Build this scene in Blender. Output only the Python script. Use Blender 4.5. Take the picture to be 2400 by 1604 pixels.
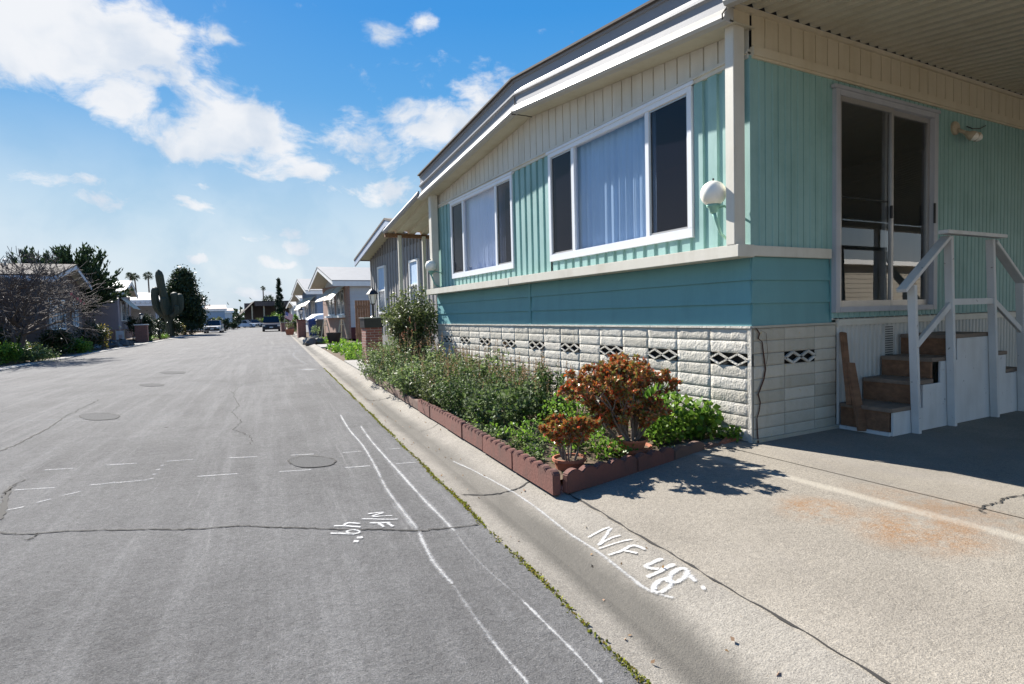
import bpy, bmesh, math, random
import numpy as np
from mathutils import Vector, Matrix
S = bpy.context.scene
for o in list(bpy.data.objects): bpy.data.objects.remove(o)
random.seed(7); rng = np.random.default_rng(7)
R = math.radians
# ------------------------------------------------------------------ camera
FPX, YAW, PITCH, ROLL = 1362.03, 0.4859, -0.0477, -0.0251
CAM = Vector((-3.9507, -3.2818, 1.108))
fw = Vector((math.sin(YAW)*math.cos(PITCH), math.cos(YAW)*math.cos(PITCH), math.sin(PITCH)))
rt0 = Vector((math.cos(YAW), -math.sin(YAW), 0)); up0 = rt0.cross(fw)
rt = math.cos(ROLL)*rt0 + math.sin(ROLL)*up0
upv = -math.sin(ROLL)*rt0 + math.cos(ROLL)*up0
cd = bpy.data.cameras.new('camera'); cam = bpy.data.objects.new('camera', cd); S.collection.objects.link(cam)
cam.matrix_world = Matrix(((rt.x, upv.x, -fw.x, CAM.x), (rt.y, upv.y, -fw.y, CAM.y), (rt.z, upv.z, -fw.z, CAM.z), (0, 0, 0, 1)))
cd.sensor_width = 36; cd.lens = 36*FPX/2400; cd.clip_end = 3000; cd.clip_start = 0.05
S.camera = cam
def ray(px, py): return rt*((px-1200)/FPX) + upv*(-(py-802)/FPX) + fw
def P(px, py, ax='z', val=0.0):
    d = ray(px, py); i = 'xyz'.index(ax); return CAM + d*((val-CAM[i])/d[i])
# ------------------------------------------------------------------ light
EXPOSURE = 1.52
SUN_DIR = Vector((-0.34, 1.30, 1.0)).normalized()
S.view_settings.view_transform = 'Standard'; S.view_settings.look = 'None'; S.view_settings.gamma = 1
S.view_settings.exposure = EXPOSURE; S.view_settings.use_curve_mapping = False
sl = bpy.data.lights.new('sun', 'SUN'); sl.energy = 5.0; sl.angle = R(0.53); sl.color = (1, 0.95, 0.88)
so = bpy.data.objects.new('sun', sl); S.collection.objects.link(so)
so.rotation_euler = SUN_DIR.to_track_quat('Z', 'Y').to_euler(); so.location = (-5, 20, 20)
W = bpy.data.worlds.new("World"); S.world = W; W.use_nodes = True
nt = W.node_tree; N = nt.nodes; L = nt.links; N.clear()
def nd(t, **k):
    n = N.new(t)
    for a, b in k.items(): setattr(n, a, b)
    return n
sky = nd('ShaderNodeTexSky', sky_type='NISHITA', sun_disc=False)
sky.sun_elevation = math.asin(SUN_DIR.z); sky.sun_rotation = math.atan2(SUN_DIR.x, SUN_DIR.y)
sky.air_density = 1.0; sky.dust_density = 0.6; sky.ozone_density = 3.0
hs = nd('ShaderNodeHueSaturation'); hs.inputs['Saturation'].default_value = 1.45; hs.inputs['Value'].default_value = 1.0
lum = nd('ShaderNodeRGBToBW'); L.new(sky.outputs[0], lum.inputs[0])      # soft shoulder so the glow round the sun keeps its colour
kk = nd('ShaderNodeMath', operation='MULTIPLY_ADD'); L.new(lum.outputs[0], kk.inputs[0]); kk.inputs[1].default_value = .19; kk.inputs[2].default_value = 1.0
dv = nd('ShaderNodeMath', operation='DIVIDE'); dv.inputs[0].default_value = 1.0; L.new(kk.outputs[0], dv.inputs[1])
sc = nd('ShaderNodeVectorMath', operation='SCALE'); L.new(sky.outputs[0], sc.inputs[0]); L.new(dv.outputs[0], sc.inputs['Scale'])
L.new(sc.outputs[0], hs.inputs['Color'])
def skyramp():
    r = nd('ShaderNodeValToRGB'); L.new(sp.outputs[2], r.inputs[0]); e = r.color_ramp.elements
    for _ in range(4): e.new(.5)
    for q, (p_, c_) in zip(e, [(-.02, (.60, .79, .90)), (.06, (.52, .77, .92)), (.16, (.38, .68, .91)), (.30, (.15, .47, .89)), (.45, (.06, .35, .85)), (.8, (.03, .20, .66))]): q.position = max(0, p_); q.color = (*c_, 1)
    v = nd('ShaderNodeVectorMath', operation='SCALE'); L.new(r.outputs[0], v.inputs[0]); v.inputs['Scale'].default_value = 6.7
    x_ = nd('ShaderNodeMixRGB'); x_.inputs[0].default_value = .82; L.new(hs.outputs[0], x_.inputs[1]); L.new(v.outputs[0], x_.inputs[2]); return x_.outputs[0]
bg = nd('ShaderNodeBackground'); bg.inputs[1].default_value = 0.0505
outw = nd('ShaderNodeOutputWorld'); L.new(bg.outputs[0], outw.inputs[0])
tc = nd('ShaderNodeTexCoord'); sp = nd('ShaderNodeSeparateXYZ'); L.new(tc.outputs['Generated'], sp.inputs[0])
def m(op, a, b=None, c=None, clamp=False):
    n = nd('ShaderNodeMath', operation=op); n.use_clamp = clamp
    for i, x in enumerate((a, b, c)):
        if x is None: continue
        if isinstance(x, (int, float)): n.inputs[i].default_value = x
        else: L.new(x, n.inputs[i])
    return n.outputs[0]
az = m('ARCTAN2', sp.outputs[0], sp.outputs[1]); el = m('ARCSINE', sp.outputs[2])
cmb = nd('ShaderNodeCombineXYZ'); L.new(az, cmb.inputs[0]); L.new(el, cmb.inputs[1])
nz0 = nd('ShaderNodeTexNoise'); nz0.inputs['Scale'].default_value = 7; nz0.inputs['Detail'].default_value = 4
L.new(cmb.outputs[0], nz0.inputs['Vector'])
vm = nd('ShaderNodeVectorMath', operation='MULTIPLY_ADD'); L.new(nz0.outputs['Color'], vm.inputs[0]); vm.inputs[1].default_value = (.10, .07, 0); vm.inputs[2].default_value = (-.05, -.035, 0)
va = nd('ShaderNodeVectorMath', operation='ADD'); L.new(cmb.outputs[0], va.inputs[0]); L.new(vm.outputs[0], va.inputs[1])
CL = [(120, 70, 250, 95, 1.5), (330, 70, 90, 100, 1.1), (330, 190, 120, 40, .7), (280, 240, 75, 60, .9), (425, 190, 50, 45, .6), (545, 290, 125, 65, 1.2), (480, 330, 130, 60, .9),
      (640, 350, 90, 55, .8), (700, 400, 80, 25, .8), (590, 400, 60, 25, .5), (900, 320, 130, 48, .7), (1010, 290, 120, 60, .75), (1110, 240, 80, 70, .7), (1155, 185, 40, 40, .5), (870, 455, 110, 32, .8),
      (470, 125, 32, 25, .5), (545, 85, 45, 20, .6), (895, 80, 35, 26, .7), (975, 48, 45, 24, .75), (55, 430, 75, 22, .6), (250, 480, 100, 28, .55), (450, 487, 65, 24, .75), (500, 432, 45, 14, .4),
      (580, 560, 62, 18, .6), (690, 550, 34, 18, .6), (460, 602, 46, 16, .7), (645, 612, 66, 13, 1.0), (712, 585, 48, 19, .75), (590, 692, 60, 22, 1.0), (712, 672, 56, 15, .8), (180, 440, 120, 30, .35), (330, 560, 160, 20, .3), (-500, 250, 300, 90, 1.0), (2100, -300, 300, 200, 1), (1500, -700, 500, 200, 1)]
acc = None
for (x, y, rx, ry, w) in CL:
    d = ray(x, y).normalized(); a0, e0 = math.atan2(d.x, d.y), math.asin(d.z)
    d2 = ray(x+rx, y).normalized(); d3 = ray(x, y-ry).normalized()
    ra = d.angle(d2)/math.cos(e0)*1.22; re = d.angle(d3)*1.22
    sb = nd('ShaderNodeVectorMath', operation='SUBTRACT'); L.new(va.outputs[0], sb.inputs[0]); sb.inputs[1].default_value = (a0, e0, 0)
    ml = nd('ShaderNodeVectorMath', operation='MULTIPLY'); L.new(sb.outputs[0], ml.inputs[0]); ml.inputs[1].default_value = (1/ra, 1/re, 0)
    dt = nd('ShaderNodeVectorMath', operation='DOT_PRODUCT'); L.new(ml.outputs[0], dt.inputs[0]); L.new(ml.outputs[0], dt.inputs[1])
    g = m('MULTIPLY', m('EXPONENT', m('MULTIPLY', dt.outputs['Value'], -1.0)), w)
    acc = g if acc is None else m('MAXIMUM', m('MULTIPLY_ADD', g, .55, acc) if False else acc, g)
mp = nd('ShaderNodeMapping'); mp.inputs['Scale'].default_value = (1, 1.7, 1); L.new(va.outputs[0], mp.inputs[0])
nz = nd('ShaderNodeTexNoise'); nz.inputs['Scale'].default_value = 11; nz.inputs['Detail'].default_value = 9; nz.inputs['Roughness'].default_value = .62; L.new(mp.outputs[0], nz.inputs['Vector'])
dens = m('ADD', acc, m('MULTIPLY_ADD', nz.outputs['Fac'], 2.1, -1.05))
mr = nd('ShaderNodeMapRange', interpolation_type='SMOOTHSTEP'); L.new(dens, mr.inputs[0]); mr.inputs[1].default_value = .20; mr.inputs[2].default_value = .80
thin = nd('ShaderNodeMapRange', interpolation_type='SMOOTHSTEP'); L.new(el, thin.inputs[0]); thin.inputs[1].default_value = .36; thin.inputs[2].default_value = -.02; thin.inputs[4].default_value = .8
nzt = nd('ShaderNodeTexNoise'); nzt.inputs['Scale'].default_value = 3; nzt.inputs['Detail'].default_value = 6; L.new(mp.outputs[0], nzt.inputs['Vector'])
veil = m('MULTIPLY', thin.outputs[0], m('MULTIPLY_ADD', nzt.outputs['Fac'], .9, .45, clamp=True))
cf = m('MAXIMUM', m('MULTIPLY', mr.outputs[0], .96), veil)
nz2 = nd('ShaderNodeTexNoise'); nz2.inputs['Scale'].default_value = 9; nz2.inputs['Detail'].default_value = 5; L.new(va.outputs[0], nz2.inputs['Vector'])
cr = nd('ShaderNodeMixRGB'); cr.inputs[1].default_value = (4.7, 5.2, 5.9, 1); cr.inputs[2].default_value = (6.3, 6.4, 6.6, 1); mr2 = nd('ShaderNodeMapRange', interpolation_type='SMOOTHSTEP'); L.new(nz2.outputs['Fac'], mr2.inputs[0]); mr2.inputs[1].default_value = .34; mr2.inputs[2].default_value = .6; L.new(mr2.outputs[0], cr.inputs[0])
mx = nd('ShaderNodeMixRGB'); L.new(cf, mx.inputs[0]); L.new(skyramp(), mx.inputs[1]); L.new(cr.outputs[0], mx.inputs[2]); L.new(mx.outputs[0], bg.inputs[0])
try: W.cycles.sampling_method = 'MANUAL'; W.cycles.sample_map_resolution = 512
except Exception: pass
S.render.resolution_x = 1024; S.render.resolution_y = 684
S.cycles.max_bounces = 7; S.cycles.transparent_max_bounces = 12
# ------------------------------------------------------------------ materials
MATS = {}
class NT:
    def __init__(s, name):
        s.mat = bpy.data.materials.new(name); s.mat.use_nodes = True; s.n = s.mat.node_tree.nodes; s.l = s.mat.node_tree.links; s.n.clear()
        s.out = s.n.new('ShaderNodeOutputMaterial'); s.tc = s.n.new('ShaderNodeTexCoord')
    def node(s, t, ins=None, **k):
        n = s.n.new(t)
        for a, b in k.items(): setattr(n, a, b)
        for a, b in (ins or {}).items():
            if hasattr(b, 'is_linked'): s.l.new(b, n.inputs[a])
            else: n.inputs[a].default_value = b
        return n
    def noise(s, scale, detail=4, rough=.55, vec=None, sc=None, dist=0):
        v = vec or s.tc.outputs['Object']
        if sc: v = s.node('ShaderNodeMapping', {'Vector': v, 'Scale': sc}).outputs[0]
        return s.node('ShaderNodeTexNoise', {'Vector': v, 'Scale': scale, 'Detail': detail, 'Roughness': rough, 'Distortion': dist}).outputs['Fac']
    def ramp(s, fac, stops):
        r = s.node('ShaderNodeValToRGB', {'Fac': fac}); e = r.color_ramp.elements
        while len(e) < len(stops): e.new(.5)
        for q, (p, c) in zip(e, stops): q.position = p; q.color = (*c, 1) if len(c) == 3 else c
        return r.outputs[0]
    def mix(s, f, a, b, t='MIX'):
        n = s.node('ShaderNodeMixRGB', blend_type=t)
        for i, x in enumerate((f, a, b)):
            if hasattr(x, 'is_linked'): s.l.new(x, n.inputs[i])
            elif i == 0: n.inputs[i].default_value = x
            else: n.inputs[i].default_value = (*x, 1)
        return n.outputs[0]
    def math(s, op, a, b=0, c=0, clamp=False):
        n = s.node('ShaderNodeMath', operation=op); n.use_clamp = clamp
        for i, x in enumerate((a, b, c)):
            if hasattr(x, 'is_linked'): s.l.new(x, n.inputs[i])
            else: n.inputs[i].default_value = x
        return n.outputs[0]
    def mr(s, v, a, b, c=0, d=1):
        return s.node('ShaderNodeMapRange', {0: v, 1: a, 2: b, 3: c, 4: d}, interpolation_type='SMOOTHSTEP').outputs[0]
    def bump(s, h, st=.3, dist=.01): return s.node('ShaderNodeBump', {'Height': h, 'Strength': st, 'Distance': dist}).outputs[0]
    def done(s, col, rough=.6, bump=None, spec=.4, metal=0, alpha=None, trans=0):
        b = s.node('ShaderNodeBsdfPrincipled', {'Base Color': col if hasattr(col, 'is_linked') else (*col, 1), 'Roughness': rough, 'Specular IOR Level': spec, 'Metallic': metal})
        if bump is not None: s.l.new(bump, b.inputs['Normal'])
        o = b.outputs[0]
        if trans:
            t = s.node('ShaderNodeBsdfTranslucent', {'Color': col if hasattr(col, 'is_linked') else (*col, 1)})
            o = s.node('ShaderNodeMixShader', {0: trans, 1: o, 2: t.outputs[0]}).outputs[0]
        if alpha is not None:
            t = s.node('ShaderNodeBsdfTransparent'); o = s.node('ShaderNodeMixShader', {0: alpha, 1: t.outputs[0], 2: o}).outputs[0]
        s.l.new(o, s.out.inputs[0]); return s.mat
def paint(name, col, rough=.55, dirt=.25, dirtcol=None, bump=.1, scale=2.5, fleck=None):
    """painted or plain surface with uneven tone, faint vertical streaks and grime"""
    if name in MATS: return MATS[name]
    t = NT(name); dc = dirtcol or tuple(c*.55 for c in col)
    f1 = t.noise(scale, 5, .6); f2 = t.noise(9, 4, .6, sc=(1, 1, .12)); f3 = t.noise(60, 3)
    f = t.math('MULTIPLY', t.mr(t.math('ADD', t.math('MULTIPLY', f1, .6), t.math('MULTIPLY', f2, .5)), .45, .78), dirt)
    c = t.mix(f, col, dc); c = t.mix(.12, c, t.ramp(f3, [(0, (.55,)*3), (1, (1,)*3)]), 'MULTIPLY')
    if 'block' in name: c = t.mix(1.0, c, t.ramp(t.node('ShaderNodeNewGeometry').outputs['Random Per Island'], [(0, (.80, .79, .76)), (.5, (.97, .96, .95)), (1, (1.08, 1.08, 1.08))]), 'MULTIPLY')
    if fleck:
        k = t.mr(t.noise(14, 6, .7), .64, .70); c = t.mix(k, c, fleck)
    MATS[name] = t.done(c, rough, t.bump(t.math('ADD', f3, f1), bump, .009 if 'block' in name else .004), .08 if 'block' in name or 'roof' in name or 'soil' in name or 'ground' in name else .35); return MATS[name]
def mat_asphalt():
    t = NT('asphalt'); o = t.tc.outputs['Object']
    g = t.noise(150, 2, .9); g2 = t.noise(48, 5, .8); g3 = t.noise(13, 5, .75); p1 = t.noise(.7, 6, .65, dist=.6); st = t.noise(5, 7, .7, sc=(1, .05, 1), dist=.2)
    rot = t.node('ShaderNodeMapping', {'Vector': o, 'Rotation': (0, 0, R(-7)), 'Scale': (1, .03, 1)}).outputs[0]
    st2 = t.noise(13, 6, .75, vec=rot)
    c = t.ramp(p1, [(.3, (.100, .098, .096)), (.7, (.142, .140, .137))])
    c = t.mix(t.mr(st, .42, .75, 0, .5), c, (.20, .198, .194)); c = t.mix(t.mr(st2, .60, .76, 0, .4), c, (.30, .295, .288))
    c = t.mix(t.mr(p1, .60, .72, 0, .5), c, (.085, .083, .08))
    c = t.mix(.62, c, t.ramp(g, [(.3, (.35,)*3), (.5, (1.0,)*3), (.7, (1.7,)*3)]), 'MULTIPLY')
    c = t.mix(.55, c, t.ramp(g2, [(.3, (.45,)*3), (.5, (1.0,)*3), (.68, (1.45,)*3)]), 'MULTIPLY')
    c = t.mix(.3, c, t.ramp(g3, [(.3, (.6,)*3), (.65, (1.3,)*3)]), 'MULTIPLY')
    c = t.mix(t.mr(g2, .31, .24), c, (.02, .02, .02)); c = t.mix(t.mr(g, .74, .80), c, (.4, .39, .37))
    sp2 = t.node('ShaderNodeTexVoronoi', {'Vector': o, 'Scale': 1.1, 'Randomness': 1.0}).outputs['Distance']
    c = t.mix(t.mr(sp2, .035, .012), c, (.035, .033, .03))
    return t.done(c, .9, t.bump(t.math('ADD', g, t.math('MULTIPLY', g2, 1.8)), .8, .008), .08)
def mat_concrete(name, c1, c2, kind=None):
    t = NT(name); o = t.tc.outputs['Object']
    g = t.noise(140, 2, .8); g2 = t.noise(38, 5, .75); p1 = t.noise(1.3, 6, .65)
    c = t.ramp(p1, [(.3, c1), (.7, c2)])
    c = t.mix(.6, c, t.ramp(g, [(.3, (.4,)*3), (.5, (.98,)*3), (.7, (1.45,)*3)]), 'MULTIPLY')
    c = t.mix(.4, c, t.ramp(g2, [(.3, (.5,)*3), (.5, (.95,)*3), (.68, (1.25,)*3)]), 'MULTIPLY')
    sep = t.node('ShaderNodeSeparateXYZ', {0: o})
    if kind == 'gutter':   # dark silt stain along the flow line
        w = t.math('ADD', sep.outputs[0], t.math('MULTIPLY_ADD', t.noise(2.2, 5, .7), .16, -.08))
        k = t.math('MULTIPLY', t.mr(w, .08, .2), t.mr(w, .44, .3)); k = t.math('MULTIPLY', k, t.mr(t.noise(1.1, 4, .6, sc=(1, .3, 1)), .25, .6, .35, .85))
        c = t.mix(k, c, (.085, .08, .07))
    if kind == 'drive':
        def blob(x, y, rx, ry):
            d = t.node('ShaderNodeVectorMath', {0: o, 1: (x, y, 0)}, operation='SUBTRACT').outputs[0]
            d = t.node('ShaderNodeVectorMath', {0: d, 1: (1/rx, 1/ry, 0)}, operation='MULTIPLY').outputs[0]
            return t.mr(t.node('ShaderNodeVectorMath', {0: d}, operation='LENGTH').outputs['Value'], 1.0, .3)
        rust = t.math('MAXIMUM', t.math('MAXIMUM', blob(-1.0, -1.25, .28, .3), blob(-.86, -1.72, .42, .4)), t.math('MULTIPLY', blob(-.45, -1.65, .25, .7), .7))
        rust = t.math('MULTIPLY', t.math('MULTIPLY', rust, t.mr(t.noise(4.0, 8, .8), .36, .60)), t.mr(t.noise(60, 3, .8), .35, .6, .4, 1))
        line = t.math('ADD', t.math('ABSOLUTE', t.math('ADD', t.math('ADD', sep.outputs[0], .62), t.math('MULTIPLY_ADD', t.noise(3, 4), .06, -.03))), 0)
        c = t.mix(t.math('MULTIPLY', t.mr(line, .07, .015), .6), c, (.36, .33, .275))
        c = t.mix(t.math('MULTIPLY', rust, .85, 0, True), c, (.215, .118, .055))
        c = t.mix(t.math('MULTIPLY', t.mr(t.noise(.9, 4, .6, sc=(1.2, .5, 1)), .5, .72), .3), c, (.2, .19, .18))
    return t.done(c, .88, t.bump(t.math('ADD', g, t.math('MULTIPLY', g2, 1.5)), .6, .006), .1)
def mat_leaf(name, cols, trans=.35, rough=.5, spec=.25):
    t = NT(name); r = t.node('ShaderNodeNewGeometry').outputs['Random Per Island']
    c = t.ramp(r, [(i/(len(cols)-1), k) for i, k in enumerate(cols)])
    c = t.mix(.5, c, t.ramp(t.noise(3.0, 3), [(.3, (.6,)*3), (.7, (1.3,)*3)]), 'MULTIPLY')
    return t.done(c, rough, None, spec, trans=trans)
def mat_plain(name, col, rough=.6, metal=0, spec=.4): 
    if name in MATS: return MATS[name]
    t = NT(name); f = t.noise(12, 4); c = t.mix(.25, col, t.ramp(f, [(.3, (.7,)*3), (.7, (1.15,)*3)]), 'MULTIPLY'); MATS[name] = t.done(c, rough, None, spec, metal); return MATS[name]
def mat_brick(name, c1, c2, mortar, bw=.2, bh=.065, axis='x'):
    t = NT(name); s = t.node('ShaderNodeSeparateXYZ', {0: t.tc.outputs['Object']})
    u = t.math('ADD', s.outputs[0], s.outputs[1]); v = t.node('ShaderNodeCombineXYZ', {0: u, 1: s.outputs[2]}).outputs[0]
    b = t.node('ShaderNodeTexBrick', {'Vector': v, 'Color1': (*c1, 1), 'Color2': (*c2, 1), 'Mortar': (*mortar, 1), 'Scale': 1, 'Mortar Size': .006, 'Brick Width': bw, 'Row Height': bh, 'Bias': 0})
    c = t.mix(.5, b.outputs['Color'], t.ramp(t.noise(20, 4), [(.3, (.6,)*3), (.7, (1.2,)*3)]), 'MULTIPLY')
    return t.done(c, .85, t.bump(b.outputs['Fac'], -.4, .006))
def mat_glass(name, tint=(.9, .92, .95), refl=1.0, screen=0):
    t = NT(name); ge = t.node('ShaderNodeNewGeometry'); dn = t.math('ABSOLUTE', t.node('ShaderNodeVectorMath', {0: ge.outputs['Normal'], 1: ge.outputs['Incoming']}, operation='DOT_PRODUCT').outputs['Value'])
    fr = t.math('MULTIPLY_ADD', t.math('POWER', t.math('SUBTRACT', 1, dn, clamp=True), 4.2), .9, .05)
    f = t.math('MULTIPLY_ADD', fr, 1.3*refl, .01, clamp=True)
    nb = t.bump(t.noise(1.2, 2), .03, .02)
    gl = t.node('ShaderNodeBsdfGlossy', {'Roughness': .01, 'Normal': nb}); tr = t.node('ShaderNodeBsdfTransparent', {'Color': (*tint, 1)})
    o = t.node('ShaderNodeMixShader', {0: f, 1: tr.outputs[0], 2: gl.outputs[0]}).outputs[0]
    if screen:
        d = t.node('ShaderNodeBsdfDiffuse', {'Color': (.016, .015, .024, 1)}); o = t.node('ShaderNodeMixShader', {0: screen, 1: o, 2: d.outputs[0]}).outputs[0]
    t.l.new(o, t.out.inputs[0]); return t.mat
def mat_wood(name, c1, c2):
    t = NT(name); w = t.noise(14, 6, .65, sc=(.15, 1, 1.6)); c = t.ramp(w, [(.3, c1), (.7, c2)]); c = t.mix(t.mr(t.noise(3, 5), .55, .75, 0, .5), c, tuple(x*.45 for x in c1))
    return t.done(c, .8, t.bump(w, .3, .004))
def mat_chalk(name='chalk_paint', k0=.36, k1=.6, amax=.9, col=(.50, .50, .49)):
    t = NT(name); f = t.node('ShaderNodeAttribute', attribute_name='fade').outputs['Fac']
    nz_ = t.math('ADD', t.math('MULTIPLY', t.noise(70, 4, .8), .7), t.math('MULTIPLY', t.noise(7, 4), .35))
    a = t.mr(t.math('ADD', t.math('MULTIPLY', nz_, 1.0), t.math('MULTIPLY', f, .38)), k0+.20, k1+.30, 0, amax)
    return t.done(col, .95, None, .05, alpha=t.math('MULTIPLY', a, t.mr(f, 0, .35)))
M = dict(
    asphalt=mat_asphalt(), gutter=mat_concrete('gutter_concrete', (.195, .18, .156), (.268, .248, .213), 'gutter'), drive=mat_concrete('driveway_concrete', (.195, .176, .147), (.268, .243, .203), 'drive'),
    conc=mat_concrete('path_concrete', (.24, .23, .21), (.32, .31, .285)), chalk=mat_chalk('chalk_paint', .40, .68, .62), faint=mat_chalk('worn_chalk', .46, .74, .26), spray=mat_chalk('spray_paint', .34, .62, .80, (.58, .58, .57)), whitepatch=mat_chalk('white_patch_paint', .3, .6, .35),
    teal=paint('teal_siding_paint', (.26, .43, .405), .55, .6, (.15, .28, .25)), lap=paint('teal_lap_paint', (.135, .315, .33), .5, .3, (.08, .2, .2)),
    cream=paint('cream_paint', (.62, .59, .51), .5, .35, (.38, .33, .24)), creamside=paint('side_cream_paint', (.60, .525, .39), .55, .4, (.42, .34, .20)), soffit=paint('soffit_cream_paint', (.52, .48, .37), .6, .4, (.36, .30, .19)), fascia=paint('shade_grey_fascia_paint', (.235, .24, .255), .45, .35, (.2, .2, .21)), eave=paint('cream_gutter_paint', (.42, .405, .37), .4, .35, (.36, .33, .28)),  # fascia grey: shade on the upright upper face put into its colour
    white=paint('white_paint', (.76, .76, .74), .45, .2, (.5, .48, .42)), frame=paint('window_frame_white', (.74, .76, .79), .35, .1), alu=mat_plain('aluminium', (.45, .43, .41), .35, .6),
    block=paint('white_block_paint', (.54, .515, .46), .85, .4, (.40, .37, .31), 1.0, 14), blockside=paint('aged_block_paint', (.54, .50, .42), .85, .5, (.42, .38, .29), .8, 12, fleck=(.55, .42, .2)),
    joint=paint('mortar_joint', (.30, .27, .22), .9, .3), skirt=paint('white_metal_skirting', (.55, .54, .5), .5, .3), railw=paint('worn_white_rail_paint', (.64, .63, .61), .55, .4, (.4, .38, .35), fleck=(.2, .17, .14)),
    dark=mat_plain('dark_void', (.012, .012, .012), .9), black=mat_plain('black_metal', (.02, .02, .022), .4, .2), shingle=paint('dark_shingle', (.10, .085, .075), .9, .5), dirt=paint('bare_soil', (.12, .09, .065), .95, .5, (.06, .045, .03), .5, 3),
    ground=paint('dry_ground', (.24, .20, .15), .95, .5, (.14, .13, .08), .5, .4), crack=mat_plain('crack_dark', (.03, .028, .025), .95), rust=mat_plain('rusty_crack', (.07, .03, .02), .95),
    terracotta=paint('terracotta', (.36, .13, .07), .8, .3, (.2, .08, .05)), edging=paint('red_concrete_edging', (.165, .068, .052), .9, .7, (.07, .05, .042), .8, 5), edgeold=paint('weathered_brown_edging', (.14, .085, .065), .9, .5, (.09, .07, .06), .4, 6),
    wood=mat_wood('stained_wood', (.13, .065, .035), (.25, .13, .07)), woodworn=mat_wood('worn_wood_tread', (.16, .12, .09), (.26, .19, .14)),
    brick=mat_brick('red_brick', (.24, .085, .06), (.17, .06, .045), (.3, .26, .23)), pinkbrick=mat_brick('pink_brick', (.30, .17, .13), (.24, .13, .10), (.36, .3, .26)), 
    glass=mat_glass('window_glass'), glassd=mat_glass('door_glass', (.75, .78, .8), 1.15), screen=mat_glass('insect_screen', (.5, .5, .5), .9, .55), 
    globe=mat_plain('milk_glass_globe', (.82, .79, .70), .25), greenmetal=paint('green_enamel', (.22, .42, .35), .4, .3), tan=paint('tan_enamel', (.5, .42, .3), .5, .4),
    trunk=mat_wood('bark', (.09, .07, .055), (.18, .145, .12)), twig=mat_plain('twig_bark', (.10, .08, .07), .9), stemg=mat_plain('green_stem', (.10, .12, .04), .8), stemb=mat_plain('brown_stem', (.2, .13, .07), .8), jadestem=mat_plain('jade_stem', (.17, .14, .12), .8),
    moss=mat_leaf('moss', [(.12, .14, .02), (.26, .28, .03), (.18, .18, .03), (.18, .12, .03)], .3, .8),
    Lshrub=mat_leaf('glossy_shrub_leaf', [(.045, .09, .02), (.09, .15, .035), (.15, .21, .07), (.18, .22, .13), (.03, .05, .02)], .35, .55, .12), Lsage=mat_leaf('sage_leaf', [(.10, .16, .045), (.17, .24, .07), (.27, .32, .19), (.05, .09, .03), (.20, .26, .09)], .45, .5, .25), Lgrass=mat_leaf('lush_leaf', [(.06, .14, .02), (.12, .24, .03), (.20, .32, .04), (.05, .10, .02)], .45, .4),
    Lolive=mat_leaf('olive_leaf', [(.05, .075, .02), (.09, .12, .035), (.18, .21, .09), (.03, .045, .015)], .35, .5, .25), Ljade=mat_leaf('jade_leaf', [(.46, .055, .025), (.52, .14, .03), (.20, .24, .05), (.40, .045, .02), (.14, .21, .045), (.50, .22, .11), (.17, .21, .045), (.48, .075, .03)], .25, .3, .5),
    Lconif=mat_leaf('conifer_needles', [(.02, .04, .018), (.035, .06, .025), (.055, .085, .03)], .15, .6), Ldark=mat_leaf('dark_hedge_leaf', [(.016, .03, .010), (.034, .052, .018), (.02, .034, .014)], .2, .45),
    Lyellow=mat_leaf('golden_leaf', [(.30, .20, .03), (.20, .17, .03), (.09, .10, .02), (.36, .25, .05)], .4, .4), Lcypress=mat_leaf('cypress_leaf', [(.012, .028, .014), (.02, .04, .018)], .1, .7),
    Lflower=mat_leaf('dry_flower_spike', [(.36, .22, .10), (.26, .17, .09), (.42, .28, .2)], .3, .7), Lpink=mat_leaf('pink_blossom', [(.5, .22, .17), (.4, .16, .08), (.45, .3, .25)], .4, .6), Lwhite=mat_leaf('white_petal', [(.7, .7, .65), (.6, .6, .5)], .3),
    cactus=paint('cactus_skin', (.03, .042, .026), .7, .4, (.09, .06, .03), .3, 8), gravel=mat_leaf('gravel_stone', [(.35, .33, .31), (.5, .48, .45), (.2, .19, .18)], 0, .9))
M['curtain'] = paint('sheer_curtain_sky_tint', (.36, .52, .72), .8, .15); M['curtain2'] = paint('sheer_curtain_sky_tint_pale', (.50, .58, .78), .8, .15)  # blue of sky light and reflection on white sheers put into the cloth colour
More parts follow.
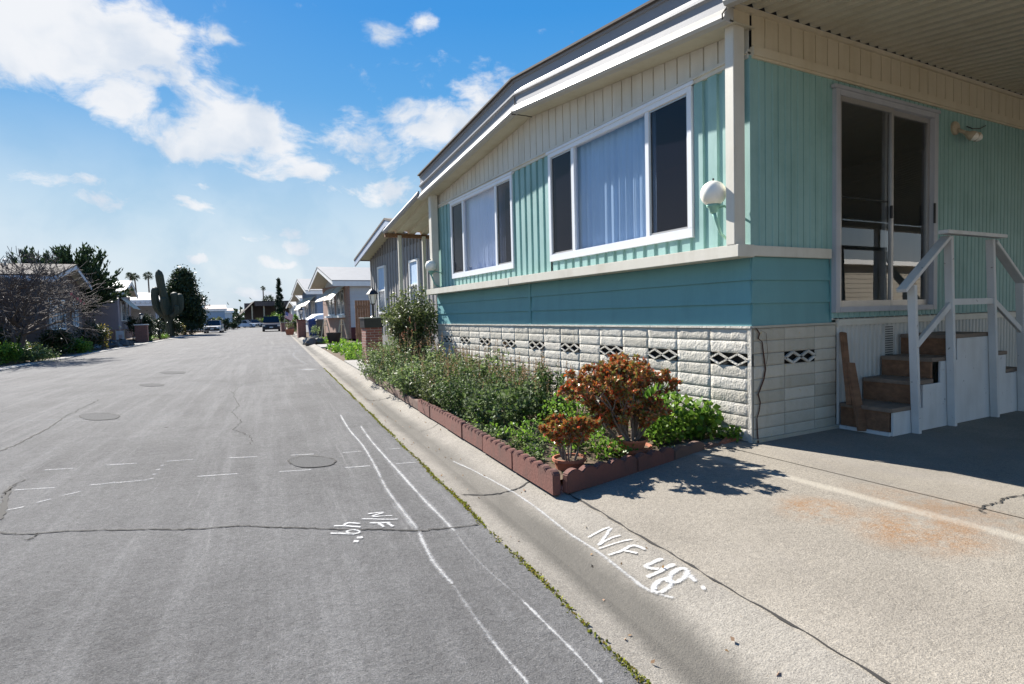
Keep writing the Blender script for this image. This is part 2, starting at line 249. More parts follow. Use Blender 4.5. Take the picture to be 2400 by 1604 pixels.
# ------------------------------------------------------------------ mesh helpers
COL = S.collection; MW = {}
class MB:
    def __init__(s): s.v = []; s.f = []; s.sm = False
    def add(s, vs, fs):
        b = len(s.v); s.v += [tuple(q) for q in vs]; s.f += [tuple(i+b for i in f) for f in fs]; return s
    def box(s, x0, x1, y0, y1, z0, z1, M4=None):
        vs = [(x, y, z) for z in (z0, z1) for y in (y0, y1) for x in (x0, x1)]
        if M4: vs = [M4 @ Vector(q) for q in vs]
        return s.add(vs, [(0, 2, 3, 1), (4, 5, 7, 6), (0, 1, 5, 4), (2, 6, 7, 3), (0, 4, 6, 2), (1, 3, 7, 5)])
    def bar(s, a, b, w, h=None, up=(0, 0, 1)):
        a, b = Vector(a), Vector(b); h = h or w; d = (b-a).normalized(); u = Vector(up)
        if abs(d.dot(u)) > .99: u = Vector((0, 1, 0))
        r = d.cross(u).normalized(); u = r.cross(d)
        vs = [p + r*(sx*w/2) + u*(sz*h/2) for p in (a, b) for sx, sz in ((-1, -1), (1, -1), (1, 1), (-1, 1))]
        return s.add(vs, [(0, 1, 2, 3), (7, 6, 5, 4), (0, 4, 5, 1), (1, 5, 6, 2), (2, 6, 7, 3), (3, 7, 4, 0)])
    def prism(s, pts, a, b):
        """closed polygon given as 3D points at a, same polygon offset to b (functions or vectors)"""
        n = len(pts); A = [Vector(p)+Vector(a) for p in pts]; B = [Vector(p)+Vector(b) for p in pts]
        return s.add(A+B, [tuple(range(n))[::-1], tuple(range(n, 2*n))]+[(i, (i+1) % n, n+(i+1) % n, n+i) for i in range(n)])
    def loft(s, rings, cap=True, close=True):
        n = len(rings[0]); vs = [q for r in rings for q in r]; fs = []
        for k in range(len(rings)-1):
            for i in range(n if close else n-1): fs.append((k*n+i, k*n+(i+1) % n, (k+1)*n+(i+1) % n, (k+1)*n+i))
        if cap: fs += [tuple(range(n))[::-1], tuple(range((len(rings)-1)*n, len(rings)*n))]
        return s.add(vs, fs)
    def tube(s, pts, rad, n=6, cap=True):
        pts = [Vector(p) for p in pts]; rads = rad if isinstance(rad, (list, tuple)) else [rad]*len(pts); rings = []
        r0 = None
        for i, p in enumerate(pts):
            d = (pts[min(i+1, len(pts)-1)]-pts[max(i-1, 0)])
            d = d.normalized() if d.length > 1e-9 else Vector((0, 0, 1))
            if r0 is None: r0 = d.orthogonal().normalized()
            r0 = (r0 - d*r0.dot(d)); r0 = r0.normalized() if r0.length > 1e-6 else d.orthogonal().normalized()
            u = d.cross(r0); rings.append([p + (r0*math.cos(t)+u*math.sin(t))*rads[i] for t in (2*math.pi*k/n for k in range(n))])
        return s.loft(rings, cap)
    def lathe(s, prof, c, n=16):
        c = Vector(c); return s.loft([[c+Vector((r*math.cos(2*math.pi*k/n), r*math.sin(2*math.pi*k/n), z)) for k in range(n)] for r, z in prof])
    def ball(s, c, r, nu=12, nv=8, sq=(1, 1, 1)):
        c = Vector(c); return s.loft([[c+Vector((r*sq[0]*math.sin(math.pi*j/nv)*math.cos(2*math.pi*i/nu), r*sq[1]*math.sin(math.pi*j/nv)*math.sin(2*math.pi*i/nu), r*sq[2]*math.cos(math.pi*j/nv))) for i in range(nu)] for j in [max(.02, min(nv-.02, k)) for k in range(nv+1)]])
    def strip(s, pts, w, zo=0.0, jit=0.0, close=False):
        """flat ribbon along ground points"""
        pts = [Vector(p) for p in pts]; vs = []; fs = []
        for i, p in enumerate(pts):
            d = pts[min(i+1, len(pts)-1)]-pts[max(i-1, 0)]; d.z = 0; d = d.normalized() if d.length else Vector((1, 0, 0)); nrm = Vector((-d.y, d.x, 0))
            ww = (w[i] if isinstance(w, (list, tuple)) else w)*(1+jit*(random.random()-.5)); vs += [p+nrm*ww/2+Vector((0, 0, zo)), p-nrm*ww/2+Vector((0, 0, zo))]
        for i in range(len(pts)-1): fs.append((2*i, 2*i+1, 2*i+3, 2*i+2))
        return s.add(vs, fs)
    def build(s, name, mat, parent=None, smooth=False, bevel=0, label=None, kind=None):
        me = bpy.data.meshes.new(name); mw = MW.get(parent.name) if parent else None
        vs = s.v if mw is None else [mw.inverted() @ Vector(q) for q in s.v]
        me.from_pydata([tuple(q) for q in vs], [], s.f); me.update()
        o = bpy.data.objects.new(name, me); COL.objects.link(o); me.materials.append(M[mat] if isinstance(mat, str) else mat)
        if parent: o.parent = parent; MW[o.name] = mw if mw is not None else Matrix()
        else: MW[o.name] = Matrix()
        bm = bmesh.new(); bm.from_mesh(me); bmesh.ops.recalc_face_normals(bm, faces=bm.faces)
        if bevel: bmesh.ops.bevel(bm, geom=[e for e in bm.edges if len(e.link_faces) == 2 and e.calc_face_angle(0) > .6], offset=bevel, segments=2, affect='EDGES', clamp_overlap=True)
        if bm.faces and all(abs(f_.normal.z) > .9 for f_ in bm.faces) and sum(f_.normal.z for f_ in bm.faces) < 0: bmesh.ops.reverse_faces(bm, faces=bm.faces)
        bm.to_mesh(me); bm.free()
        if smooth:
            for p in me.polygons: p.use_smooth = True
        if label: o['label'] = label
        if kind: o['kind'] = kind
        return o
def tag(o, label, cat, group=None, kind=None):
    o['label'] = label; o['category'] = cat
    if group: o['group'] = group
    if kind: o['kind'] = kind
    return o
def thing(name, label, cat, loc=(0, 0, 0), rz=0, group=None):
    o = bpy.data.objects.new(name, None); COL.objects.link(o); o.location = loc; o.rotation_euler = (0, 0, rz)
    MW[o.name] = Matrix.Translation(Vector(loc)) @ Matrix.Rotation(rz, 4, 'Z'); return tag(o, label, cat, group)
def struct(o): o['kind'] = 'structure'; return o
def copy_tree(o, parent=None):
    c = o.copy(); COL.objects.link(c); c.parent = parent; MW[c.name] = MW.get(o.name)
    for ch in list(o.children): copy_tree(ch, c)
    return c
def fastmesh(name, V, F, mat, parent=None, k=4):
    """V (n,3) world coords, F (m,k) faces"""
    V = np.asarray(V, dtype=np.float64)
    if parent is not None:
        I = np.array(MW[parent.name].inverted()); V = V @ I[:3, :3].T + I[:3, 3]
    me = bpy.data.meshes.new(name); me.vertices.add(len(V)); me.vertices.foreach_set('co', V.astype(np.float32).ravel())
    F = np.asarray(F, dtype=np.int32); me.loops.add(F.size); me.loops.foreach_set('vertex_index', F.ravel()); me.polygons.add(len(F))
    me.polygons.foreach_set('loop_start', np.arange(0, F.size, k, dtype=np.int32)); me.update(calc_edges=True)
    me.materials.append(M[mat] if isinstance(mat, str) else mat)
    o = bpy.data.objects.new(name, me); COL.objects.link(o)
    if parent is not None: o.parent = parent; MW[o.name] = MW[parent.name]
    else: MW[o.name] = Matrix()
    return o
def unit(a): return a/np.maximum(np.linalg.norm(a, axis=-1, keepdims=True), 1e-9)
def leafmesh(name, C, size, mat, parent=None, aspect=.5, dirs=None, updrift=.3):
    C = np.asarray(C); n = len(C); size = np.broadcast_to(np.asarray(size, float), (n,))*(.7+.6*rng.random(n))
    d = rng.normal(size=(n, 3)) if dirs is None else dirs + .45*rng.normal(size=(n, 3)); d[:, 2] += updrift; d = unit(d)
    r = unit(np.cross(d, rng.normal(size=(n, 3)))); u = np.cross(r, d); s = size[:, None]
    V = np.stack([C, C+d*s*.45+r*s*aspect/2+u*s*.08, C+d*s, C+d*s*.45-r*s*aspect/2+u*s*.08], 1).reshape(-1, 3)
    F = np.arange(4*n).reshape(-1, 4); return fastmesh(name, V, F, mat, parent)
def clumps(c, rad, k, per, spread, shell=.5, top=0.0):
    c = np.array(c, float); rad = np.array(rad, float); d = unit(rng.normal(size=(k, 3))); d[:, 2] = np.abs(d[:, 2])*(1 if top else 1)*np.where(rng.random(k) < (.2 if not top else 0), -1, 1)
    rr = (shell+(1-shell)*rng.random(k))[:, None]; cc = c+d*rad*rr; p = cc[:, None, :]+rng.normal(size=(k, per, 3))*spread*rad.mean()
    return cc, p.reshape(-1, 3)
def RV(u, v, z=0): return Vector((-2.52+u*.99504+v*.0995, -u*.0995+v*.99504, z))     # road frame -> world
ROADROT = -math.asin(.0995)
def uv_of(p): q = Vector((p.x+2.52, p.y, 0)); return q.x*.99504-q.y*.0995, q.x*.0995+q.y*.99504
GP = [(0, -.142), (.10, -.155), (.22, -.165), (.32, -.15), (.42, -.115), (.52, -.082), (.60, -.064), (.64, -.060)]
def gz(u):
    if u < 0: return -.14
    for (a, za), (b, zb) in zip(GP, GP[1:]):
        if u <= b: return za+(zb-za)*(u-a)/(b-a)
    return -.06+.06*min(1, (u-.64)/1.3)
def G(px, py):
    """ground point under a pixel, following road, gutter and driveway heights"""
    z = -.12
    for _ in range(6): p = P(px, py, 'z', z); z = gz(uv_of(p)[0])
    p.z = z; return p
def D(lst): return [(x*1.023, y*1.023) for x, y in lst]
def smooth_pts(pts, n=5, jit=0):
    pts = [Vector(p) for p in pts]; out = []
    for i in range(len(pts)-1):
        p0, p1, p2, p3 = pts[max(i-1, 0)], pts[i], pts[i+1], pts[min(i+2, len(pts)-1)]
        for k in range(n):
            t = k/n; out.append(.5*((2*p1)+(p2-p0)*t+(2*p0-5*p1+4*p2-p3)*t*t+(3*p1-p0-3*p2+p3)*t**3)+Vector((random.gauss(0, jit), random.gauss(0, jit), 0)))
    out.append(pts[-1]); return out
# ------------------------------------------------------------------ ground, road, gutter, driveway
RM = Matrix.Translation((-2.52, 0, 0)) @ Matrix.Rotation(ROADROT, 4, 'Z')
def road_obj(o):   # objects laid out in the road's own frame
    o.location = (-2.52, 0, 0); o.rotation_euler = (0, 0, ROADROT); MW[o.name] = RM; return o
b = MB(); b.add([(-900, -300, -.30), (900, -300, -.30), (900, 1500, -.30), (-900, 1500, -.30)], [(0, 1, 2, 3)]); struct(b.build('ground', 'ground'))
b = MB(); xs = [-8.4, -7, -5, -3, -1.5, -.6, 0]; vs = [-12+2*i for i in range(68)]
for v in vs:
    for x in xs: b.v.append((x, v, -.14))
for j in range(len(vs)-1):
    for i in range(len(xs)-1): k = j*len(xs)+i; b.f.append((k, k+1, k+1+len(xs), k+len(xs)))
b.add([(-40, 124, -.144), (40, 124, -.144), (40, 150, -.144), (-40, 150, -.144)], [(0, 1, 2, 3)])
road = struct(road_obj(b.build('road', 'asphalt')))
b = MB()
for j in range(75):
    for (u, z) in GP[:-1]: b.v.append((u, -8+1.8*j, z))
n = len(GP)-1
for j in range(74):
    for i in range(n-1): k = j*n+i; b.f.append((k, k+1, k+1+n, k+n))
gut = struct(road_obj(b.build('gutter', 'gutter'))); 
b = MB(); b.box(-8.85, -8.4, -12, 124, -.2, -.115); struct(road_obj(b.build('kerb_strip', 'conc')))
b = MB(); b.add([(.6, 2.0, -.10), (40, 2.0, -.10), (40, 124, -.10), (.6, 124, -.10)], [(0, 1, 2, 3)])
b.add([(-60, -20, -.13), (-8.8, -20, -.13), (-8.8, 124, -.13), (-60, 124, -.13)], [(0, 1, 2, 3)]); struct(road_obj(b.build('yard_soil', 'dirt')))
# driveway slab, gently rising to the house
b = MB()
def dz(x, y): return gz(uv_of(Vector((x, y, 0)))[0]) if uv_of(Vector((x, y, 0)))[0] > .605 else -.064
ys = [-9+.45*i for i in range(21)]; us = [0, .08, .3, .7, 1.2, 1.6]
rows = []
for y in ys+[.3]:
    x0 = -2.52+.1*y+.603; rows.append([(x0+u*(-.3-x0)/1.6, y) for u in us])
def sheet(b, rows, zf):
    base = len(b.v); n = len(rows[0])
    for r in rows: b.v += [(x, y, zf(x, y)) for x, y in r]
    for j in range(len(rows)-1):
        for i in range(n-1): k = base+j*n+i; b.f.append((k, k+1, k+1+n, k+n))
sheet(b, rows, dz)
sheet(b, [[(x, y) for x in (-.288, .4, 1, 2, 4, 8, 14)] for y in ys+[.3]], dz)
drive = struct(b.build('driveway', 'drive'))
b = MB(); b.strip([Vector((-2.52+.1*y+.622+.004*math.sin(y*9)+.004*math.sin(y*31), y, -.0598)) for y in [-9+.05*i for i in range(180)]], .011, 0, 1.6)
b.strip([Vector((-.294, -9+.5*i, -.02)) for i in range(19)], .02); b.build('joint', 'crack', drive)
# cracks and marks: parts of the road, the gutter and the driveway
def wander(pts, jit=.012, n=8):
    return smooth_pts(pts, n, jit)
def onground(px, zo): 
    q = [G(*a) for a in px]; return q
def crack(px, w, parent, jit=.010, n=8, zo=.004, mat='crack'):
    pts = wander(onground(px, 0), jit, n); pts = [Vector((p.x, p.y, gz(uv_of(p)[0]))) for p in pts] if parent is not drive else [Vector((p.x, p.y, dz(p.x, p.y))) for p in pts]
    k = len(pts); ws = [w*(.45+.9*random.random()) for _ in range(k)]; ws[0] = ws[-1] = w*.2
    b = MB(); b.strip(pts, ws, zo); return b.build('crack', mat, parent)
crack(D([(-40, 1222), (0, 1222), (60, 1225), (150, 1218), (250, 1215), (350, 1214), (450, 1213), (520, 1208), (560, 1206), (640, 1210), (700, 1211), (790, 1214), (870, 1214), (958, 1217), (1010, 1212), (1098, 1203)]), .014, road, .006, 9)
crack(D([(0, 1035), (60, 1008), (120, 975), (150, 955)]), .02, road); crack(D([(0, 1142), (25, 1120), (55, 1100)]), .014, road); crack(D([(0, 1192), (12, 1150), (22, 1115)]), .035, road, .004)
crack(D([(90, 1221), (75, 1232), (60, 1240)]), .008, road)
crack(D([(525, 890), (545, 925), (533, 945), (552, 965), (540, 985), (575, 1000), (568, 1022)]), .008, road, .015); crack(D([(548, 868), (570, 860), (590, 846), (610, 838)]), .007, road, .02); crack(D([(500, 912), (535, 900), (560, 880), (600, 872)]), .006, road, .02)
crack(D([(545, 905), (590, 900), (640, 905), (690, 898)]), .006, road, .02); crack(D([(150, 955), (190, 935), (230, 915)]), .012, road, .02)
crack(D([(1057, 1134), (1100, 1135), (1150, 1130), (1190, 1118), (1217, 1100)]), .016, gut, .004); crack(D([(838, 916), (870, 917), (905, 908)]), .015, gut, .004); crack([(985, 1012), (1010, 1005), (1028, 993)], .008, gut, .003)
crack([(2300, 1199), (2310, 1187), (2345, 1178), (2352, 1170), (2400, 1160)], .012, drive, .006); crack([(2300, 1199), (2296, 1202)], .006, drive)
def mark(px, w, parent, mat='chalk', name='painted_line', zo=.003, jit=.25, n=5):
    pts = smooth_pts([G(*a) for a in px], n)
    pts = [Vector((p.x, p.y, gz(uv_of(p)[0]))) for p in pts]; b = MB(); w *= 1.4; hw = [w*(.5+.25*jit*random.random()) for _ in pts]
    for i, p in enumerate(pts):
        d = pts[min(i+1, len(pts)-1)]-pts[max(i-1, 0)]; d.z = 0; d = d.normalized(); nr = Vector((-d.y, d.x, 0))
        b.v += [p+nr*hw[i]+Vector((0, 0, zo)), p+Vector((0, 0, zo)), p-nr*hw[i]+Vector((0, 0, zo))]
        if i: k = 3*i; b.f += [(k-3, k-2, k+1, k), (k-2, k-1, k+2, k+1)]
    o = b.build(name, mat, parent); at = o.data.attributes.new('fade', 'FLOAT', 'POINT'); k = len(o.data.vertices)
    at.data.foreach_set('value', [(0.0 if i % 3 != 1 else (0.25 if i in (1, k-2) else 1.0)) for i in range(k)]); return o
mark(D([(778, 948), (800, 985), (830, 1020), (860, 1070), (885, 1120), (920, 1168), (958, 1217)]), .034, road); mark(D([(958, 1217), (985, 1275), (1010, 1310), (1040, 1342)]), .03, road)
mark(D([(1036, 1338), (1060, 1375), (1088, 1415)]), .03, road, 'faint'); mark(D([(1185, 1366), (1200, 1382)]), .02, road, 'faint'); mark(D([(868, 1095), (900, 1150), (930, 1190), (952, 1212)]), .05, road, 'faint')
mark(D([(1085, 1412), (1120, 1460), (1160, 1510), (1215, 1572)]), .02, road); mark(D([(1075, 1398), (1100, 1430), (1130, 1470)]), .02, road, 'faint')
mark(D([(825, 975), (850, 1010), (885, 1050), (930, 1100), (975, 1150), (1010, 1185), (1045, 1222)]), .034, road); mark(D([(1045, 1222), (1070, 1258), (1120, 1310), (1190, 1370)]), .018, road, 'faint'); mark(D([(1190, 1370), (1260, 1440), (1320, 1500), (1385, 1572)]), .018, road)
for a in [(100, 1078, 170, 1074), (238, 1067, 318, 1062), (380, 1058, 446, 1053), (523, 1050, 592, 1047), (663, 1044, 722, 1041), (783, 1038, 832, 1035), (893, 1030, 920, 1028), (30, 1124, 130, 1118), (200, 1113, 345, 1100), (448, 1093, 548, 1086), (636, 1082, 716, 1077), (787, 1073, 850, 1068), (905, 1064, 955, 1060),
          (10, 1171, 57, 1162), (82, 1153, 118, 1144), (140, 1137, 190, 1126), (225, 1112, 265, 1105)]:
    mark(D([(a[0], a[1]), ((a[0]+a[2])/2, (a[1]+a[3])/2), (a[2], a[3])]), .035, road)
for a in [(342, 1100, 350, 1096), (350, 1089, 357, 1086), (359, 1078, 366, 1075), (367, 1069, 374, 1066)]: mark(D([a[:2], a[2:]]), .06, road, n=2)
for i in range(9): mark(D([(480+38*i, 943-.8*i), (508+38*i, 942-.8*i)]), .07, road, 'faint', n=2)
for i in range(8): mark(D([(520+38*i, 949-.3*i), (545+38*i, 948.6-.3*i)]), .06, road, 'faint', n=2)
mark(D([(0, 966), (150, 962), (300, 953), (480, 946)]), .05, road, 'faint'); mark(D([(0, 958), (200, 965), (400, 966)]), .04, road, 'faint')
mark(D([(380, 880), (500, 881), (640, 881), (760, 879)]), .08, road, 'faint'); mark(D([(490, 850), (600, 851), (690, 849)]), .1, road, 'faint')
mark(D([(682, 846.5), (733, 847.5)]), .42, road, 'whitepatch', 'painted_patch', n=2); mark(D([(676, 838), (700, 839)]), .25, road, 'faint', 'painted_patch', n=2)
mark(D([(680, 803), (672, 815), (690, 828), (707, 838)]), .12, road, 'faint')
def disc(px, py, rx, ry, name='patch'):
    c = G(px, py); ex = G(px+rx, py)-c; ey = G(px, py-ry)-c; t = NT('tar_patch'); g = t.noise(120, 3, .8); M['tar'] = M.get('tar') or t.done(t.ramp(g, [(.3, (.055, .055, .054)), (.7, (.135, .133, .13))]), .95, t.bump(g, .4, .004), .05)
    b = MB(); b.add([tuple(c+ex*math.cos(a)*(1+.04*math.sin(5*a))+ey*math.sin(a)*(1+.05*math.cos(3*a))+Vector((0, 0, .0045))) for a in (2*math.pi*i/40 for i in range(40))], [tuple(range(40))]); b.build(name, 'tar', road); ring = [c+ex*math.cos(a)*(1.01+.04*math.sin(5*a)+.01*random.random())+ey*math.sin(a)*(1.01+.05*math.cos(3*a)+.01*random.random()) for a in (2*math.pi*i/60 for i in range(40, 95))]; b = MB(); b.strip(ring, .012, .006, 1.5); b.build('crack', 'crack', road)
disc(233, 977, 46, 8); disc(356, 903, 28, 3.2); disc(731, 1083, 54, 12.5); disc(405, 874, 30, 3)
mark(D([(1036, 1057), (1070, 1072), (1100, 1087), (1170, 1125), (1230, 1165), (1300, 1220), (1370, 1265), (1440, 1320), (1490, 1355), (1548, 1372)]), .035, gut)
for a in [(1028, 1017, 1062, 1008), (1085, 1047, 1110, 1038), (897, 925, 925, 917), (915, 937, 945, 930), (930, 905, 955, 899), (990, 1042, 1010, 1036)]: mark(D([a[:2], a[2:]]), .022, gut, 'faint', n=3)
def z1(l): return [(1360+x/6.9, 1220+y/6.9) for x, y in l]
def z2(l): return [(760+x/11.73, 1180+y/11.73) for x, y in l]
def ell(cx, cy, rx, ry, rot=0, n=14): return [(cx+rx*math.cos(t)*math.cos(rot)-ry*math.sin(t)*math.sin(rot), cy+rx*math.cos(t)*math.sin(rot)+ry*math.sin(t)*math.cos(rot)) for t in (2*math.pi*i/n for i in range(n+1))]
for st, w in [([(120, 295), (300, 190), (490, 115)], .024), ([(500, 130), (400, 280), (290, 420)], .028), ([(290, 420), (450, 320), (680, 245)], .026), ([(290, 475), (550, 385), (850, 315)], .022),
              ([(430, 580), (650, 510), (820, 425), (930, 430), (1060, 490)], .028), ([(700, 500), (820, 520), (930, 545)], .024),
              ([(1330, 625), (1180, 690), (1060, 750), (1150, 790), (1280, 800)], .034), ([(1530, 715), (1300, 830), (1070, 940)], .034),
              (ell(1585, 905, 165, 85, -.55), .036), (ell(1330, 1065, 160, 85, -.55), .036), ([(1440, 980), (1380, 1010)], .04), ([(1760, 890), (1870, 1010)], .04), ([(1950, 1110), (2030, 1100)], .05), ([(1150, 1090), (1250, 1130)], .02)]:
    mark(z1(st), w*.8, gut, 'spray', 'painted_letter', n=4, zo=.005)
for st, w in [([(1190, 310), (1450, 275), (1670, 260)], .022), ([(1640, 275), (1450, 325), (1310, 375)], .026), ([(1310, 390), (1600, 365), (1900, 355)], .022), ([(1010, 445), (1400, 452), (1800, 460), (2040, 450)], .022),
              ([(1230, 560), (1500, 555), (1850, 545)], .026), ([(1500, 560), (1580, 620), (1640, 675)], .03), ([(1730, 555), (1820, 610), (1900, 655)], .03),
              ([(230, 640), (560, 635), (800, 655), (1020, 670)], .028), ([(540, 630), (600, 575), (700, 555), (1000, 575)], .026), ([(150, 845), (500, 845), (860, 870)], .03), (ell(800, 800, 170, 52), .028), ([(880, 965), (1080, 955)], .04), ([(790, 1065), (960, 1065)], .04)]:
    mark(z2(st), w*.8, road, 'spray', 'painted_letter', n=4, zo=.005)
# moss along the seam between asphalt and gutter, and pebbles
pts = []; 
for i in range(9000):
    v = -4+16*(i/9000)**1.35; g = math.sin(v*2.1)+math.sin(v*6.3+1)+.9
    if random.random() > .5+.35*g: continue
    pts.append(RV(random.gauss(.006+.006*math.sin(v*5), .008), v, -.143))
o = leafmesh('moss', [tuple(p) for p in pts], .014, 'moss', aspect=.9, updrift=.6); tag(o, 'yellow-green moss and weeds in the seam between the asphalt and the gutter', 'moss', kind='stuff')
pts = [RV(random.uniform(.05, .62), random.uniform(-2, 9)**1.0, -.12) for _ in range(160)]; pts = [(p.x, p.y, gz(uv_of(p)[0])+.002) for p in pts]
o = leafmesh('leaf_litter', pts, .022, 'Lflower', aspect=.6, updrift=0); tag(o, 'dry leaf bits and grit scattered along the concrete gutter', 'debris', kind='stuff')
# paths on the neighbour's plot
b = MB(); b.prism([(*RV(.62, 9.4)[:2], 0), (*RV(.62, 13.1)[:2], 0), (*RV(7, 13.1)[:2], 0), (*RV(7, 9.4)[:2], 0)], (0, 0, -.12), (0, 0, -.045)); struct(b.build('concrete_path', 'conc'))
b = MB(); b.prism([(*RV(.62, 21.7)[:2], 0), (*RV(.62, 24.4)[:2], 0), (*RV(7, 25.2)[:2], 0), (*RV(7, 22.3)[:2], 0)], (0, 0, -.12), (0, 0, -.045)); struct(b.build('concrete_path', 'conc'))
b = MB()
for v0, v1 in ((33.5, 39.5), (54, 60), (26, 0)):
    if v1 > v0: b.prism([(*RV(-14, v0)[:2], 0), (*RV(-14, v1)[:2], 0), (*RV(-8.84, v1)[:2], 0), (*RV(-8.84, v0)[:2], 0)], (0, 0, -.16), (0, 0, -.11))
struct(b.build('side_driveway', 'conc'))
from mathutils import noise as mnoise
# ------------------------------------------------------------------ the near mobile home
HW = 7.22; PK = 3.45
home = thing('mobile_home', 'turquoise mobile home with white block skirting and wide curtained windows', 'mobile home')
def soff(y): return 3.33+.108*(PK-abs(y-PK)) if True else 0
def ribs(b, ax, pos, rects, pitch=.16, out=-1, depth=.016, ph=0.0, prof=((0, 0), (.006, 1), (.104, 1), (.110, 0))):
    """vertical raised-pan siding on plane ax=pos; rects (a0,a1,z0,z1 or function)"""
    for (a0, a1, z0, z1) in rects:
        f0 = z0 if callable(z0) else (lambda a, q=z0: q); f1 = z1 if callable(z1) else (lambda a, q=z1: q)
        k = math.floor((a0-ph)/pitch); line = []
        while ph+k*pitch < a1:
            for (q, d) in prof:
                line.append((ph+k*pitch+q, d))
            k += 1
        line = [(a, d) for a, d in line if a0 < a < a1]; line = [(a0, line[0][1] if line else 0)]+line+[(a1, line[-1][1] if line else 0)]
        vs = []
        for a, d in line:
            o = pos+out*depth*d
            for z in (f0(a), f1(a)): vs.append((o, a, z) if ax == 'x' else (a, o, z))
        b.add(vs, [(2*i, 2*i+1, 2*i+3, 2*i+2) for i in range(len(line)-1)])
# front siding around the two windows
WN = (.60, 3.04, 1.76, 3.10); WF = (4.02, 6.34, 1.76, 3.08)
b = MB(); ribs(b, 'x', 0, [(0, WN[0], 1.6, 3.13), (WN[0], WN[1], 1.6, WN[2]), (WN[1], WF[0], 1.6, 3.13), (WF[0], WF[1], 1.6, WF[2]), (WF[1], HW, 1.6, 3.13)], depth=.024)
b.build('ribbed_siding', 'teal', home)
b = MB(); b.box(-.0245, .014, -.014, .012, 1.6, 3.12); b.build('corner_trim', 'teal', home)
b = MB(); ribs(b, 'x', .004, [(0, HW, 3.13, lambda y: soff(y)+.02)], prof=((0, 0), (.004, 1), (.148, 1), (.152, 0)), depth=.018); b.build('gable_siding', 'cream', home)
b = MB(); b.box(-.034, .004, -.004, HW, 3.10, 3.17); b.box(-.05, .004, -.004, HW, 3.135, 3.15)
b.build('gable_trim', 'cream', home)
# side siding and frieze
DX0, DX1, DZ0, DZ1 = 1.03, 2.69, 1.05, 3.02
b = MB(); ribs(b, 'y', 0, [(.0, DX0, 1.6, 3.12), (DX0, DX1, DZ1, 3.12), (DX0, DX1, .99, DZ0), (DX1, 13.0, .99, 3.12)], prof=((0, 0), (.003, 1), (.070, 1), (.076, .4), (.084, .4), (.09, 1), (.152, 1), (.155, 0)), depth=.012); b.build('ribbed_siding', 'teal', home)
b = MB(); ribs(b, 'y', .002, [(-.0, 13.0, 3.18, 3.46)], prof=((0, 0), (.003, 1), (.151, 1), (.154, 0)), depth=.016); b.build('frieze', 'creamside', home)  # frieze and side trim use a yellower cream than the front
b = MB(); b.box(0, 13, -.036, .004, 3.12, 3.19); b.box(-.002, 13, -.026, .004, 3.10, 3.12); b.box(-.26, 13, -.04, .004, 3.44, 3.475); b.box(-.27, -.02, -.012, .0, 3.345, 3.45); b.build('side_trim', 'creamside', home)
# rear and far walls, ridge walls
b = MB(); b.box(0.02, 13, HW-.02, HW, 0, 3.34); b.box(12.98, 13, .02, HW-.02, 0, 3.3); b.build('rear_wall', 'teal', home)
# lap siding
b = MB()
for k in range(3):
    z0 = .955+k*.192; z1 = z0+.192
    y2 = HW
    for (ya, yb) in ((.0, 3.62), (3.68, y2)): b.add([(-.002, ya, z0), (-.002, yb, z0), (.014, yb, z1), (.014, ya, z1), (.012, ya, z0), (.012, yb, z0)], [(0, 1, 2, 3), (0, 4, 5, 1)])
    b.add([(.0, -.002, z0), (DX0, -.002, z0), (DX0, .014, z1), (.0, .014, z1), (.0, .012, z0), (DX0, .012, z0)], [(0, 1, 2, 3), (0, 4, 5, 1)])
b.box(-.006, .01, 3.62, 3.68, .955, 1.535); b.box(DX0-.012, DX0+.004, -.006, .0, .955, 1.60)
b.build('lap_siding', 'lap', home)
# belt
b = MB(); b.box(-.19, .0, -.036, 3.9, 1.52, 1.62); b.box(-.192, .0, 3.905, HW+.05, 1.515, 1.615); b.box(-.02, .995, -.034, .0, 1.53, 1.615); b.build('belt_trim', 'cream', home, bevel=.004)
# split-face block skirting
def blockface(b, ax, pos, a0, a1, z0, z1, rough=.007, nx=14, nz=5, out=-1):
    g = .0025; a0 += g; a1 -= g; z0 += g; z1 -= g; vs = []
    for j in range(nz+1):
        for i in range(nx+1):
            e = min(i, nx-i, j, nz-j); d = 0 if e == 0 else (.0055+rough*.8*(mnoise.noise(Vector((a0*31+i*.33, z0*47+j*.6, pos*9)))+.5*mnoise.noise(Vector((a0*17+i*.9, z0*23+j*1.3, 3)))) if rough else .006)
            a = a0 if i == 0 else a1 if i == nx else a0+.006+(a1-a0-.012)*(i-1)/(nx-2); z = z0 if j == 0 else z1 if j == nz else z0+.012+(z1-z0-.024)*(j-1)/(nz-2); o = pos+out*d; vs.append((o, a, z) if ax == 'x' else (a, o, z))
    b.add(vs, [(j*(nx+1)+i, j*(nx+1)+i+1, (j+1)*(nx+1)+i+1, (j+1)*(nx+1)+i) for j in range(nz) for i in range(nx)])
BH = .1045; b = MB(); b2 = MB(); CW = .4064
